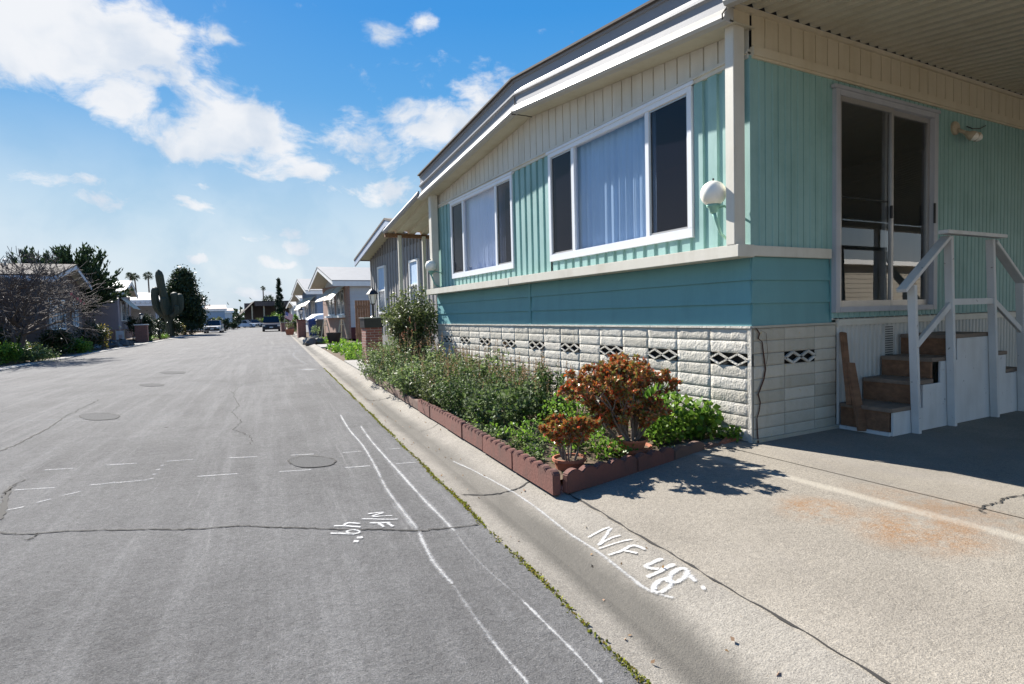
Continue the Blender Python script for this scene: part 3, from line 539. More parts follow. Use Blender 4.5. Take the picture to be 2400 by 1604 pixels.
def ventblock(ax, a0, a1, z0, z1, pos):
    v = MB(); n = 2; w = (a1-a0)/n; zc = (z0+z1)/2
    def pt(a, z, o): return (pos+o, a, z) if ax == 'x' else (a, pos+o, z)
    for k in range(n):
        c = a0+w*(k+.5)
        for (p, q) in (((-.5, 0), (0, .44)), ((0, .44), (.5, 0)), ((.5, 0), (0, -.44)), ((0, -.44), (-.5, 0))):
            v.bar(pt(c+p[0]*w, zc+p[1]*(z1-z0), -.006), pt(c+q[0]*w, zc+q[1]*(z1-z0), -.006), .02 if ax == 'y' else .014, .02, up=(1, 0, 0) if ax == 'x' else (0, 1, 0))
    o = v.build('vent_block', 'block', home); w_ = MB()
    if ax == 'x': w_.box(pos+.03, pos+.05, a0, a1, z0, z1)
    else: w_.box(a0, a1, pos+.03, pos+.05, z0, z1)
    w_.build('vent_opening', 'dark', o)
for c in range(18):
    a0 = .033+c*CW-(CW if False else 0); a1 = min(a0+CW, HW-.01)
    for r in range(9):
        z0 = r*BH; 
        if r == 6 and c % 2 == 0: ventblock('x', a0, a1, z0, z0+BH, 0); continue
        blockface(b, 'x', 0, a0, a1, z0, z0+BH)
b.build('block_skirting', 'block', home, smooth=True)
b = MB(); b.box(-.018, .01, .0, HW, 9*BH+.003, .962); b.box(-.012, .0, -.003, .031, 0, 9*BH); b.build('skirting_cap', 'block', home)
for r in range(9):
    z0 = r*BH
    for (a0, a1) in ((.02, .40), (.40, .80), (.80, 1.10)):
        if r == 6 and a0 == .40: ventblock('y', a0, a1, z0, z0+BH, 0); continue
        blockface(b2, 'y', 0, a0, a1, z0, z0+BH, .0018, 8, 3)
b2.box(0, 1.10, -.014, .01, 9*BH+.003, .962); b2.box(0, 1.12, -.03, .0, -.02, .03); b2.build('side_block_skirting', 'blockside', home)
b = MB(); rects = [(0.005, HW, 0, 6*BH), (0.005, HW, 7*BH, 9*BH)]
b.box(.002, .02, .004, HW, -.06, 6*BH); b.box(.002, .02, .004, HW, 7*BH, 9*BH); b.box(.02, 1.1, .002, .02, -.06, 6*BH); b.box(.02, 1.1, .002, .02, 7*BH, 9*BH); b.build('mortar', 'joint', home)
b = MB(); b.box(1.10, 13, -.03, .0, .93, .985); b.box(1.03, 13, -.012, .0, .985, 1.0); b.build('skirting_rail', 'cream', home)
b = MB(); ribs(b, 'y', .0, [(1.11, 13, -.03, .93)], pitch=.07, depth=.012, prof=((0, 0), (.01, 1), (.045, 1), (.055, 0))); b.build('metal_skirting', 'skirt', home)
b = MB(); b.box(1.83, 1.97, -.018, -.013, .5, .915); vp = b.build('perforated_vent', 'skirt', home); b = MB()
for i in range(6):
    for j in range(18): b.box(1.842+i*.021, 1.853+i*.021, -.021, -.0185, .512+j*.0222, .524+j*.0222)
b.build('vent_hole', 'dark', vp)
b = MB()   # rust-stained crack down the block corner
cp = [(.03, .945), (.07, .9), (.055, .86), (.10, .83), (.12, .72), (.14, .60), (.12, .52), (.07, .43), (.05, .40), (.075, .33), (.06, .26), (.035, .2), (.04, .08), (.03, .0)]
b.add([(x+s, -.019 if z > .03 else -.034, z) for x, z in cp for s in (-.006-.004*random.random(), .006+.005*random.random())], [(2*i, 2*i+1, 2*i+3, 2*i+2) for i in range(len(cp)-1)])
cp = [(.07, .93), (.15, .90), (.16, .80), (.17, .72), (.15, .64)]
b.add([(x+s, -.019, z) for x, z in cp for s in (-.002, .003)], [(2*i, 2*i+1, 2*i+3, 2*i+2) for i in range(len(cp)-1)]); b.build('crack', 'rust', home)
# posts
b = MB(); b.box(-.19, -.065, .0, .088, 1.62, 3.37); b.build('corner_post', 'cream', home, bevel=.004)
b = MB(); b.box(-.19, -.06, HW-.33, HW-.2, 1.615, 3.38); b.build('corner_post', 'cream', home, bevel=.004)
# soffit, fascia, roof
def prof_run(pr, y0, y1, n=1):
    rings = []
    for i in range(n+1):
        y = y0+(y1-y0)*i/n; rings.append([(x, y, soff(y)+dz_) for x, dz_ in pr])
    return rings
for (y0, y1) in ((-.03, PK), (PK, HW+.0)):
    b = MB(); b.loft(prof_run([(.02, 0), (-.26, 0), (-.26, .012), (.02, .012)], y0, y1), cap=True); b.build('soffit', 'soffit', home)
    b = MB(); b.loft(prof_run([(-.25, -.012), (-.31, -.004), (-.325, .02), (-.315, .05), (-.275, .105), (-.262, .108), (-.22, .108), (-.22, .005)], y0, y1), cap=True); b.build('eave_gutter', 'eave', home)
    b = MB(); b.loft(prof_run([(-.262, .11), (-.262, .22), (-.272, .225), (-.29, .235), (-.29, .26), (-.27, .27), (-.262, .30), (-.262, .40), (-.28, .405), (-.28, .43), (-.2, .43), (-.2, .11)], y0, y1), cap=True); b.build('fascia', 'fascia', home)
    b = MB(); b.loft([[(-.315, y, soff(y)+.432), (13.2, y, soff(y)+.432), (13.2, y, soff(y)+.455), (-.315, y, soff(y)+.455)] for y in (y0, y1)]); b.build('roof', 'shingle', home)
b = MB()   # dark joint lines at the ridge of the gutter trim
b.tube([(-.325, PK-.02, soff(PK)-.02), (-.33, PK-.015, soff(PK)+.03), (-.27, PK, soff(PK)+.11), (-.264, PK, soff(PK)+.22)], .006, 4); b.build('trim_joint', 'crack', home); b = MB(); b.tube([(-.325, PK-.02, soff(PK)-.02), (-.2, PK, soff(PK)-.004), (0, PK, soff(PK)-.004)], .006, 4)
b.build('trim_joint', 'crack', home); b = MB(); b.tube([(-.33, -.02, 3.33), (-.332, -.02, 3.37), (-.275, -.02, 3.44), (-.265, -.02, 3.56)], .006, 4); b.build('trim_joint', 'crack', home)
# windows
def window(wr, splits, name_order):
    y0, y1, z0, z1 = wr; w = MB(); t = .055
    for (a, c, e, f) in ((y0, y1, z0, z0+.085), (y0, y1, z1-.05, z1), (y0, y0+t, z0+.085, z1-.05), (y1-t, y1, z0+.085, z1-.05)): w.box(-.042, .03, a, c, e, f)
    w.box(-.052, -.01, y0-.03, y1+.03, z1, z1+.032)
    edges = [y0+t]+list(splits)+[y1-t]
    for s_ in splits: w.box(-.034, .02, s_-.028, s_+.028, z0+.085, z1-.05)
    f = w.build('window_frame', 'frame', home, bevel=.003)
    for i, kind in enumerate(name_order):
        a, c = edges[i]+(.028 if i else 0), edges[i+1]-(.028 if i < len(name_order)-1 else 0)
        g = MB(); g.add([(-.004, a, z0+.085), (-.004, c, z0+.085), (-.004, c, z1-.05), (-.004, a, z1-.05)], [(0, 1, 2, 3)]); g.build('glass', 'glass', f)
        if kind == 's':
            g = MB(); 
            for q in ((a, a+.02, z0+.085, z1-.05), (c-.02, c, z0+.085, z1-.05), (a+.02, c-.02, z0+.085, z0+.105), (a+.02, c-.02, z1-.07, z1-.05)): g.box(-.026, -.012, *q)
            g.build('screen_frame', 'alu', f)
            g = MB(); g.add([(-.018, a+.02, z0+.1), (-.018, c-.02, z0+.1), (-.018, c-.02, z1-.065), (-.018, a+.02, z1-.065)], [(0, 1, 2, 3)]); g.build('insect_screen', 'screen', f)
    return f, edges
f1, e1 = window(WN, (1.20, 2.50), 'sgs'); f2, e2 = window(WF, (4.56, 5.80), 'sgs')
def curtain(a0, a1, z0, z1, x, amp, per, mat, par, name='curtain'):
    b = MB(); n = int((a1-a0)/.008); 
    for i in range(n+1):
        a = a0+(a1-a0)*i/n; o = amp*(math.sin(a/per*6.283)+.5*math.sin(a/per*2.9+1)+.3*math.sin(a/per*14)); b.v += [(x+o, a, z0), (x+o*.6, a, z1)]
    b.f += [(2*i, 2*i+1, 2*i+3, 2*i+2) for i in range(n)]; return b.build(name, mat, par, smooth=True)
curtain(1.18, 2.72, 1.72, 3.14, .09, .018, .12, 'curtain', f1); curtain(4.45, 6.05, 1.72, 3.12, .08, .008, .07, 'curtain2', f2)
b = MB(); b.box(.05, 4.8, .06, 7.1, 1.0, 1.02); b.box(.05, 4.8, .06, 7.1, 3.2, 3.22); b.box(4.8, 4.82, .03, 7.1, 1.0, 3.2); b.box(.05, 4.8, 7.08, 7.1, 1.02, 3.2)
b.box(.03, .05, 3.1, 3.95, 1.0, 3.2); b.box(.03, .05, .03, 7.1, 1.0, 1.7); b.box(.05, .98, .03, .05, 1.0, 3.2); b.box(2.75, 4.8, .03, .05, 1.0, 3.2); b.box(2.2, 2.26, 2.6, 7.1, 1.02, 3.2)
b.build('interior', paint('interior_wall', (.42, .40, .36), .8, .2), home)
b = MB(); b.box(3.0, 3.25, 2.58, 2.6, 2.0, 2.2); 
b = MB(); b.box(1.3, 2.15, 1.1, 1.6, 1.42, 1.46); b.box(1.7, 1.76, 1.3, 1.36, 1.02, 1.42); b.build('table', 'wood', home)
# sliding door
b = MB()
for q in ((DX0, DX0+.06, DZ0, DZ1), (DX1-.07, DX1, DZ0, DZ1), (DX0+.06, DX1-.07, DZ1-.05, DZ1), (DX0+.06, DX1-.07, DZ0, DZ0+.05)): b.box(q[0], q[1], -.05, .05, q[2], q[3])
b.box(DX0-.03, DX1+.02, -.06, -.02, DZ1, DZ1+.03)
dr = b.build('sliding_door', paint('door_frame_paint', (.42, .43, .46), .4, .3), home, bevel=.003)
mid = (DX0+DX1)/2+.02
for nm, a, c, y in (('sliding_panel', DX0+.06, mid+.05, -.022), ('fixed_panel', mid-.03, DX1-.07, .012)):
    b = MB(); zt, zb = DZ1-.05, DZ0+.05
    for q in ((a, a+.035, zb, zt), (c-.035, c, zb, zt), (a+.035, c-.035, zt-.045, zt), (a+.035, c-.035, zb, zb+.055)): b.box(q[0], q[1], y-.016, y+.016, q[2], q[3])
    pn = b.build(nm, 'alu', dr, bevel=.002); g = MB(); g.add([(a+.03, y, zb+.05), (c-.03, y, zb+.05), (c-.03, y, zt-.04), (a+.03, y, zt-.04)], [(0, 1, 2, 3)]); g.build('glass', 'glassd', pn)
b = MB(); b.box(mid-.012, mid+.012, -.055, -.038, 1.93, 2.05); b.build('door_handle', 'black', dr)
b = MB(); b.box(DX1-.085, DX1-.06, -.062, -.05, 1.92, 2.12); b.build('door_handle', 'black', dr)
b = MB(); b.box(DX0+.1, mid, -.012, .002, 2.085, 2.10); b.build('push_bar', 'black', dr)
def curt_side(a0, a1):
    b = MB(); n = 60
    for i in range(n+1): a = a0+(a1-a0)*i/n; o = .015*math.sin(a*70); b.v += [(a, .16+o, 1.06), (a, .16+o, 3.05)]
    b.f += [(2*i, 2*i+1, 2*i+3, 2*i+2) for i in range(n)]; b.build('curtain', paint('brown_grey_curtain', (.30, .27, .24), .9, .2), dr)
curt_side(1.10, 1.34)
# carport roof over the driveway: corrugated sheet sloping away from the house
cp_ = thing('carport_roof', 'cream corrugated carport roof above the driveway, sloping away from the home', 'carport', (-.3, -.05, 3.45))
def cz(y): return 3.475+.14*y
b = MB(); line = []; x = -.26; k = 0
while x < 16: line += [(x, 0), (x+.03, 0), (x+.042, .03), (x+.095, .03), (x+.107, 0)]; x += .14
for x, d in line: b.v += [(x, -.042, cz(-.0)+d), (x, -4.2, cz(-4.2)+d)]
b.f = [(2*i, 2*i+1, 2*i+3, 2*i+2) for i in range(len(line)-1)]; b.build('corrugated_sheet', 'soffit', cp_)
b = MB(); b.loft([[(x, y, cz(y)+z) for x, z in ((-.27, -.05), (-.33, -.045), (-.345, -.015), (-.335, .02), (-.29, .075), (-.28, .22), (-.262, .22), (-.262, .0))] for y in (-.035, -4.3)]); b.build('edge_gutter', 'eave', cp_)
b = MB(); b.box(-.3, 16, -4.35, -4.2, cz(-4.3)-.12, cz(-4.3)); b.build('beam', 'cream', cp_)
for x in (6, 9, 12): b = MB(); b.box(x, x+.09, -4.32, -4.23, -.05, cz(-4.3)-.12); b.build('post', 'cream', cp_)
# awning at the far side
aw = thing('side_awning', 'cream corrugated awning on slim posts at the far side of the turquoise home', 'awning', (-.3, HW+.1, 3.3))
def az_(y): return 3.36-.155*(y-HW)
b = MB(); line = []; x = -.28
while x < 6: line += [(x, 0), (x+.08, 0), (x+.11, .05), (x+.2, .05), (x+.23, 0)]; x += .3
for x, d in line: b.v += [(x, HW+.01, az_(HW)+d), (x, 9.6, az_(9.6)+d)]
b.f = [(2*i, 2*i+1, 2*i+3, 2*i+2) for i in range(len(line)-1)]; b.build('corrugated_sheet', 'soffit', aw)
b = MB(); b.loft([[(x, y, az_(y)+z) for x, z in ((-.28, -.02), (-.33, 0), (-.34, .04), (-.31, .09), (-.28, .1))] for y in (HW+.01, 9.62)]); b.build('edge_trim', 'fascia', aw)
b = MB(); b.box(-.3, 6, 9.55, 9.62, az_(9.6)-.09, az_(9.6)-.005); b.build('beam', 'wood', aw)
for x in (-.02, .55, 2.5): b = MB(); b.box(x, x+.075, 9.5, 9.56, -.08, az_(9.6)-.05); b.build('post', 'cream', aw)
# lamps on the wall
def wall_globe(x, y, z, label):
    t = thing('wall_lamp', label, 'wall lamp', (0, y, z-.3), 0, 'round globe wall lamps')
    b = MB(); b.ball((x, y, z), .105, 20, 14); b.build('globe', 'globe', t, smooth=True)
    b = MB(); b.lathe([(.02, -.16), (.03, -.15), (.036, -.12), (.055, -.108), (.058, -.088)], (x, y, z), 14); b.tube([(x, y, z-.15), (x+.015, y-.01, z-.21), (x+.05, y-.03, z-.33), (-.03, y-.06, z-.42)], [.018, .014, .012, .01], 8); b.tube([(x+.02, y-.02, z-.12), (x+.09, y-.03, z-.10), (0, y-.04, z-.14)], .01, 6)
    b.lathe([(.02, -.47), (.04, -.46), (.04, -.38), (.02, -.37)], (-.03, y-.06, z), 10); b.build('bracket', 'greenmetal', t, smooth=True)
    b = MB(); b.tube([(x, y, z+.10), (x, y, z+.125)], .008, 6); b.build('finial', 'black', t)
wall_globe(-.19, .215, 2.06, 'white globe wall lamp beside the corner post next to the wide near window'); wall_globe(-.22, 6.9, 2.03, 'white globe wall lamp by the far post, close to the bushy tree-like shrub')
t = thing('floodlight', 'old cream twin floodlight on the turquoise wall right of the sliding door', 'floodlight', (3.1, 0, 2.92))
b = MB(); b.lathe([(.07, 0), (.07, .02), (.05, .035)], (0, 0, 0), 16); b.v = [(3.06+x, -.012-z, 2.93+y) for x, y, z in b.v]; b.build('base_plate', 'tan', t)
for dx in (.05, .13):
    b = MB(); b.tube([(3.06, -.04, 2.91), (3.06+dx*.6, -.08, 2.88), (3.06+dx*.8, -.10, 2.87)], .018, 8); b.tube([(3.06+dx*.8, -.09, 2.875), (3.07+dx*.85, -.11, 2.855), (3.08+dx*.9, -.13, 2.84), (3.09+dx, -.155, 2.82)], [.02, .028, .045, .052], 12); q = b.build('lamp_head', 'tan', t, smooth=True)
    b = MB(); b.ball((3.088+dx, -.153, 2.821), .046, 12, 8); b.build('bulb', 'globe', q, smooth=True)
b = MB(); b.tube([(3.3, -.02, 2.98), (3.4, -.03, 2.965), (3.55, -.03, 2.985), (3.7, -.02, 3.04)], .005, 5); b.build('wire', 'black', t)
# ------------------------------------------------------------------ wooden steps
st = thing('entry_steps', 'brown wooden steps with chipped white sides below the sliding door', 'steps', (1.1, -.45, 0))
SX = [1.12, 1.46, 1.75, 2.07]; SZ = [.235, .44, .625, .82]; YF = -.44
for i in range(4):
    x0 = SX[i]; x1 = SX[i+1] if i < 3 else 2.78; z0 = 0 if i == 0 else SZ[i-1]
    b = MB(); b.box(x0-.015, x1+.01, YF-(.04 if i else .05), -.035, SZ[i]-.035, SZ[i]); b.build('tread', 'woodworn', st, bevel=.004)
    b = MB(); b.box(x0, x0+.03, YF-.02, -.035, z0+.002, SZ[i]-.036); b.build('riser', 'wood', st, bevel=.002)
for i, (x0, z) in enumerate(((3.0, .62), (3.28, .44), (3.56, .235))):
    b = MB(); b.box(x0-.2, x0+.11, YF-.04, -.035, z-.035, z); b.build('tread', 'woodworn', st, bevel=.004)
    b = MB(); b.box(x0+.07, x0+.10, YF, -.035, z-.2, z-.036); b.build('riser', 'wood', st)
b = MB()
for i in range(4): x1 = SX[i+1] if i < 3 else 2.80; b.box((SX[i]+.12 if i in (1, 2) else SX[i]+(.0 if i == 0 else .08)), x1+(.12 if i < 2 else (.08 if i == 2 else 0)), YF-.022, YF, .0, SZ[i]-.037)
b = MB(); pp = [(1.13, 0), (1.13, .198), (1.58, .198), (1.58, .40), (1.86, .40), (1.86, .59), (2.14, .59), (2.14, .783), (2.80, .783), (2.80, .585), (3.06, .585), (3.06, .40), (3.34, .40), (3.34, .2), (3.62, .2), (3.62, 0)]
b.prism([(x, 0, z) for x, z in pp], (0, YF-.03, 0), (0, YF-.046, 0)); b.build('side_panel', 'railw', st)
b = MB(); b.box(1.10, 1.13, YF-.03, -.035, 0, .03); b.build('base_strip', 'railw', st)
rl = thing('stair_railing', 'white painted wooden handrail with peeling paint around the entry steps', 'railing', (2.4, -.5, 0))
Y = -.52
for x, xt, zt in ((1.42, 1.33, 1.27), (2.0, 1.90, 1.70), (2.78, 2.64, 1.70), (3.34, 3.24, 1.29)): b = MB(); b.bar((x, Y, -.01), (xt, Y, zt), .042, .062, up=(0, 1, 0)); b.build('post', 'railw', rl, bevel=.003)
for a, c, nm in (((1.17, 1.22), (1.86, 1.69), 'handrail'), ((1.71, 1.725), (2.76, 1.725), 'handrail'), ((2.68, 1.68), (3.50, 1.14), 'handrail'), ((1.40, .76), (1.95, 1.11), 'mid_rail'), ((1.96, 1.12), (2.70, 1.12), 'mid_rail'), ((2.71, 1.12), (3.31, .80), 'mid_rail')):
    b = MB(); b.bar((a[0], Y-.002-(.045 if nm == 'handrail' and a[1] == c[1] else .0), a[1]), (c[0], Y-.002-(.045 if nm == 'handrail' and a[1] == c[1] else .0), c[1]), .08 if nm == 'handrail' else .03, .032 if nm == 'handrail' else .055); b.build(nm, 'railw', rl, bevel=.003)
for a, c, w, lb in (((1.03, -.18, .24), (1.13, -.05, .87), .07, 'tall brown board leaning in the corner beside the entry steps'), ((1.06, -.27, .02), (1.12, -.12, .60), .11, 'short wide brown board leaning in front of the tall board')):
    b = MB(); b.bar(a, c, w, .03, up=(0, 1, 0)); o = b.build('leaning_board', 'wood', bevel=.003); tag(o, lb, 'board', 'boards leaning by the steps')
# ------------------------------------------------------------------ neighbour across the driveway (seen mirrored in the door glass)
nb = thing('neighbour_home', 'beige lap sided home across the driveway, mirrored in the sliding door', 'mobile home', (6, -12, 0))
b = MB(); 
for k in range(14): b.add([(8, -11, .2+k*.18), (34, -11, .2+k*.18), (34, -11.02, .38+k*.18), (8, -11.02, .38+k*.18)], [(0, 1, 2, 3)])
b.box(8, 34, -15, -11.03, 0, 2.72); b.build('wall', paint('beige_lap', (.34, .31, .26), .6, .2), nb); b = MB(); b.box(7.7, 34.2, -15, -10.6, 2.72, 2.9); b.build('roof', 'white', nb)
# ------------------------------------------------------------------ planter
def EL(y): return -1.955+.102*y      # front edge of the planting bed
def soilz(x, y): return -.012+.02*math.sin(x*7)*math.cos(y*5)+.015*math.sin(y*13+x*9)
b = MB(); rows = []
for j in range(60):
    y = -.02+7.75*j/59; x0 = EL(y)+.03; x1 = -.004; ylo = y
    rows.append([(x0+(x1-x0)*i/14, (y if y > .6 else y + (0.26-(.0))*max(0, (i/14))*(1-y/.6))) for i in range(15)])
sheet(b, rows, soilz); struct(b.build('planting_bed', 'dirt'))
def scallop(a, c, h, th, n, mat, label, zb=-.065, group='red scalloped edging stones around the planting bed', flat=False):
    a, c = Vector(a), Vector(c); d = (c-a); Ln = d.length; d = d.normalized(); nr = Vector((-d.y, d.x, 0)); pts = [(0.004, 0), (Ln-.004, 0)]
    top = []
    for i in range(n*6+1):
        t = i/(n*6); top.append((.004+(Ln-.008)*t, h-(0 if flat else .028*(1-abs(math.sin(t*n*math.pi))**.8))))
    prof = pts+top[::-1]; b = MB(); z0 = min(a.z, c.z)
    b.prism([a+d*s+Vector((0, 0, zb-a.z+z)) for s, z in prof], nr*(-.0), nr*th); o = b.build('edging_stone', mat, bevel=.006)
    return tag(o, label, 'edging stone', group)
yy = [P(x, y, 'z', -.06).y for x, y in ((868, 886), (905, 908), (948, 934), (992, 960), (1023, 978), (1060, 1000), (1104, 1025), (1155, 1054), (1226, 1098), (1325, 1158))]
lbs = ['weathered brown low edging brick at the far end of the bed', 'weathered brown low edging brick, second from the far end of the bed', 'weathered brown low edging brick just before the red scalloped stones begin', 'first red scalloped edging stone next to the low brown bricks', 'second red scalloped edging stone from the brown bricks',
       'third red scalloped edging stone from the brown bricks', 'red scalloped edging stone in the middle of the street side, tilted slightly outward', 'red scalloped edging stone two before the driveway corner', 'red scalloped edging stone at the driveway corner on the street side']
for i in range(9):
    ya, yb = yy[i], yy[i+1]; old = i < 3
    scallop((EL(ya)+(.0 if old else .0), ya-.004, 0), (EL(yb)+random.uniform(-.008, .008), yb+.004, 0), (.115 if old else .155)+random.uniform(-.01, .008), -.055, 6 if not old else 3, 'edgeold' if old else 'edging', lbs[i], flat=False)
sp_ = [P(x, y, 'z', -.05) for x, y in ((1330, 1157), (1495, 1113), (1582, 1090), (1653, 1068), (1696, 1056), (1738, 1043))]
for i, (lb, h, mt, fl, n) in enumerate((('red scalloped edging stone beside the small potted jade, along the driveway', .15, 'edging', False, 5), ('red scalloped edging stone in front of the big potted jade, along the driveway', .145, 'edging', False, 3), ('dark weathered edging stone between the big jade and the leafy weeds', .13, 'edgeold', False, 2), ('small brown brick under the leafy weeds near the house', .08, 'edgeold', True, 1), ('bright orange-red brick nearest the house corner', .085, 'terracotta', True, 1))):
    scallop(tuple(sp_[i]), tuple(sp_[i+1]), h, .055, n, mt, lb, zb=-.055)
# foliage builders
def stems(b, base, tips, r0=.008, bend=.15, n=4):
    for tp in tips:
        base_, tp = Vector(base), Vector(tp); mid = (base_+tp)/2+Vector((random.gauss(0, bend*.3), random.gauss(0, bend*.3), bend*.4)); b.tube([base_, mid, tp], [r0, r0*.7, r0*.35], n, False)
def weedy(c, r, h, n, label, mat='Lsage', spikes=.3, leaf=.04, name='leafy_shrub', group='wild shrubs filling the planting bed', cat='shrub', smat='stemg', fl='Lflower', aspect=.5):
    t = thing(name, label, cat, (c[0], c[1], c[2]), 0, group); sb = MB(); LC = []; LD = []; FC = []
    for i in range(n):
        a = random.random()*6.283; q = math.sqrt(random.random()); bx = c[0]+r[0]*q*.55*math.cos(a); by = c[1]+r[1]*q*.55*math.sin(a); hh = h*(1-.45*q*q)*random.uniform(.65, 1.12)
        tx = c[0]+r[0]*q*math.cos(a)*1.05+random.gauss(0, .03); ty = c[1]+r[1]*q*math.sin(a)*1.05+random.gauss(0, .03)
        p0, p1 = Vector((bx, by, c[2]-.02)), Vector((tx, ty, c[2]+hh)); mid = (p0+p1)/2+Vector((random.gauss(0, .03), random.gauss(0, .03), .03)); sb.tube([p0, mid, p1], [.0045, .0035, .0015], 3, False)
        m_ = int(10+hh*60)
        for k in range(m_):
            s_ = .12+.88*(k/m_); p = (p0.lerp(mid, s_*2) if s_ < .5 else mid.lerp(p1, s_*2-1)); LC.append((p.x+random.gauss(0, .010), p.y+random.gauss(0, .010), p.z+random.gauss(0, .01))); LD.append((random.gauss(0, 1), random.gauss(0, 1), random.gauss(.1, .4)))
        if random.random() < spikes:
            for k in range(16): s_ = k/16; FC.append((p1.x+random.gauss(0, .006), p1.y+random.gauss(0, .006), p1.z+s_*.13))
            sb.tube([p1, p1+Vector((0, 0, .14))], .0015, 3, False)
    sb.build('stems', smat, t); leafmesh('leaves', LC, leaf, mat, t, aspect, unit(np.array(LD)), .1)
    if FC: leafmesh('flower_spikes', FC, .016, fl, t, .7)['kind'] = 'stuff'
    return t
bl = [((-1.02, 7.15, 0), (.42, .5), .55, 52, 'grey-green weedy shrub at the far end of the bed beside the brick pier', .25), ((-.95, 6.35, 0), (.42, .5), .60, 60, 'green weedy shrub with pink-brown tops below the tall dark shrub', .5), ((-.55, 5.6, 0), (.45, .5), .72, 60, 'tall straw-tipped weedy shrub against the block wall, far half of the bed', .9),
      ((-1.10, 5.4, 0), (.38, .45), .50, 56, 'low green shrub spilling over the brown edging bricks, far half of the bed', .15), ((-.6, 4.6, 0), (.45, .45), .62, 62, 'straw-tipped shrub against the block wall under the far window', .9), ((-1.1, 4.45, 0), (.40, .45), .50, 62, 'silvery green shrub at the edge where brown bricks meet red stones', .2),
      ((-.55, 3.7, 0), (.42, .45), .58, 62, 'brown-tipped shrub close to the wall beyond the middle of the bed', .8), ((-1.12, 3.55, 0), (.40, .42), .50, 66, 'dense grey-green shrub behind the first red scalloped stones', .2), ((-.62, 2.85, 0), (.40, .40), .56, 64, 'shrub with pink-brown stalks against the wall below the near window', .8),
      ((-1.15, 2.75, 0), (.38, .42), .46, 72, 'dark glossy green shrub in the middle of the street edge', .1), ((-.66, 2.05, 0), (.36, .36), .50, 64, 'stalky shrub by the wall just left of the big red jade', .7), ((-1.12, 2.0, 0), (.34, .38), .42, 76, 'dense dark green shrub left of the small potted jade', .05)]
for c, r, h, n, lb, sk in bl: weedy((c[0]-(.17 if c[0] < -.9 else .05), c[1], 0), (r[0]*1.12, r[1]*1.12), h*(1.05 if c[0] < -.9 else 1)*random.uniform(.8, 1.2), int(n*1.15), lb, ('Lsage' if c[0] > -.9 or c[1] > 4 else 'Lolive') if c[1] > 3 else 'Lshrub', sk, .046*random.uniform(.8, 1.15))
weedy((-.55, 6.9, 0), (.35, .35), .95, 40, 'bronze-pink flowering shrub at the foot of the tall dark shrub', 'Lolive', .9, .035, fl='Lpink')
# big rambling shrub at the far corner
def bigshrub(c, r, h, label, n=24, leaf=.05, mat='Lolive', per=95, name='tall_shrub'):
    t = thing(name, label, 'shrub', c); sb = MB(); LC = []
    for i in range(n):
        a = i*2.4+random.random(); q = random.uniform(.25, 1); hh = h*(random.uniform(.55, .85) if q > .5 else random.uniform(.7, 1.05)); tip = Vector((c[0]+r[0]*q*math.cos(a), c[1]+r[1]*q*math.sin(a), c[2]+hh)); base_ = Vector(c)+Vector((random.gauss(0, .05), random.gauss(0, .05), 0))
        path = [base_, base_.lerp(tip, .4)+Vector((random.gauss(0, .08), random.gauss(0, .08), .06)), base_.lerp(tip, .75)+Vector((random.gauss(0, .06), random.gauss(0, .06), .03)), tip]; sb.tube(path, [.014, .010, .006, .003], 5, False)
        for k in range(per):
            s_ = random.random()**.75*2.95; j = min(2, int(s_)); p = path[j].lerp(path[j+1], s_-j); o = (.035+.11*(1-s_/3))*1.1; LC.append((p.x+random.gauss(0, o), p.y+random.gauss(0, o), p.z+random.gauss(0, o)))
    sb.build('stems', 'trunk', t); leafmesh('leaves', LC, leaf, mat, t, .45, updrift=.2); return t
bigshrub((-.36, 7.8, 0), (.72, .7), 1.68, 'tall dark rambling shrub at the far corner of the turquoise home', 64, .06, 'Lolive', 180)
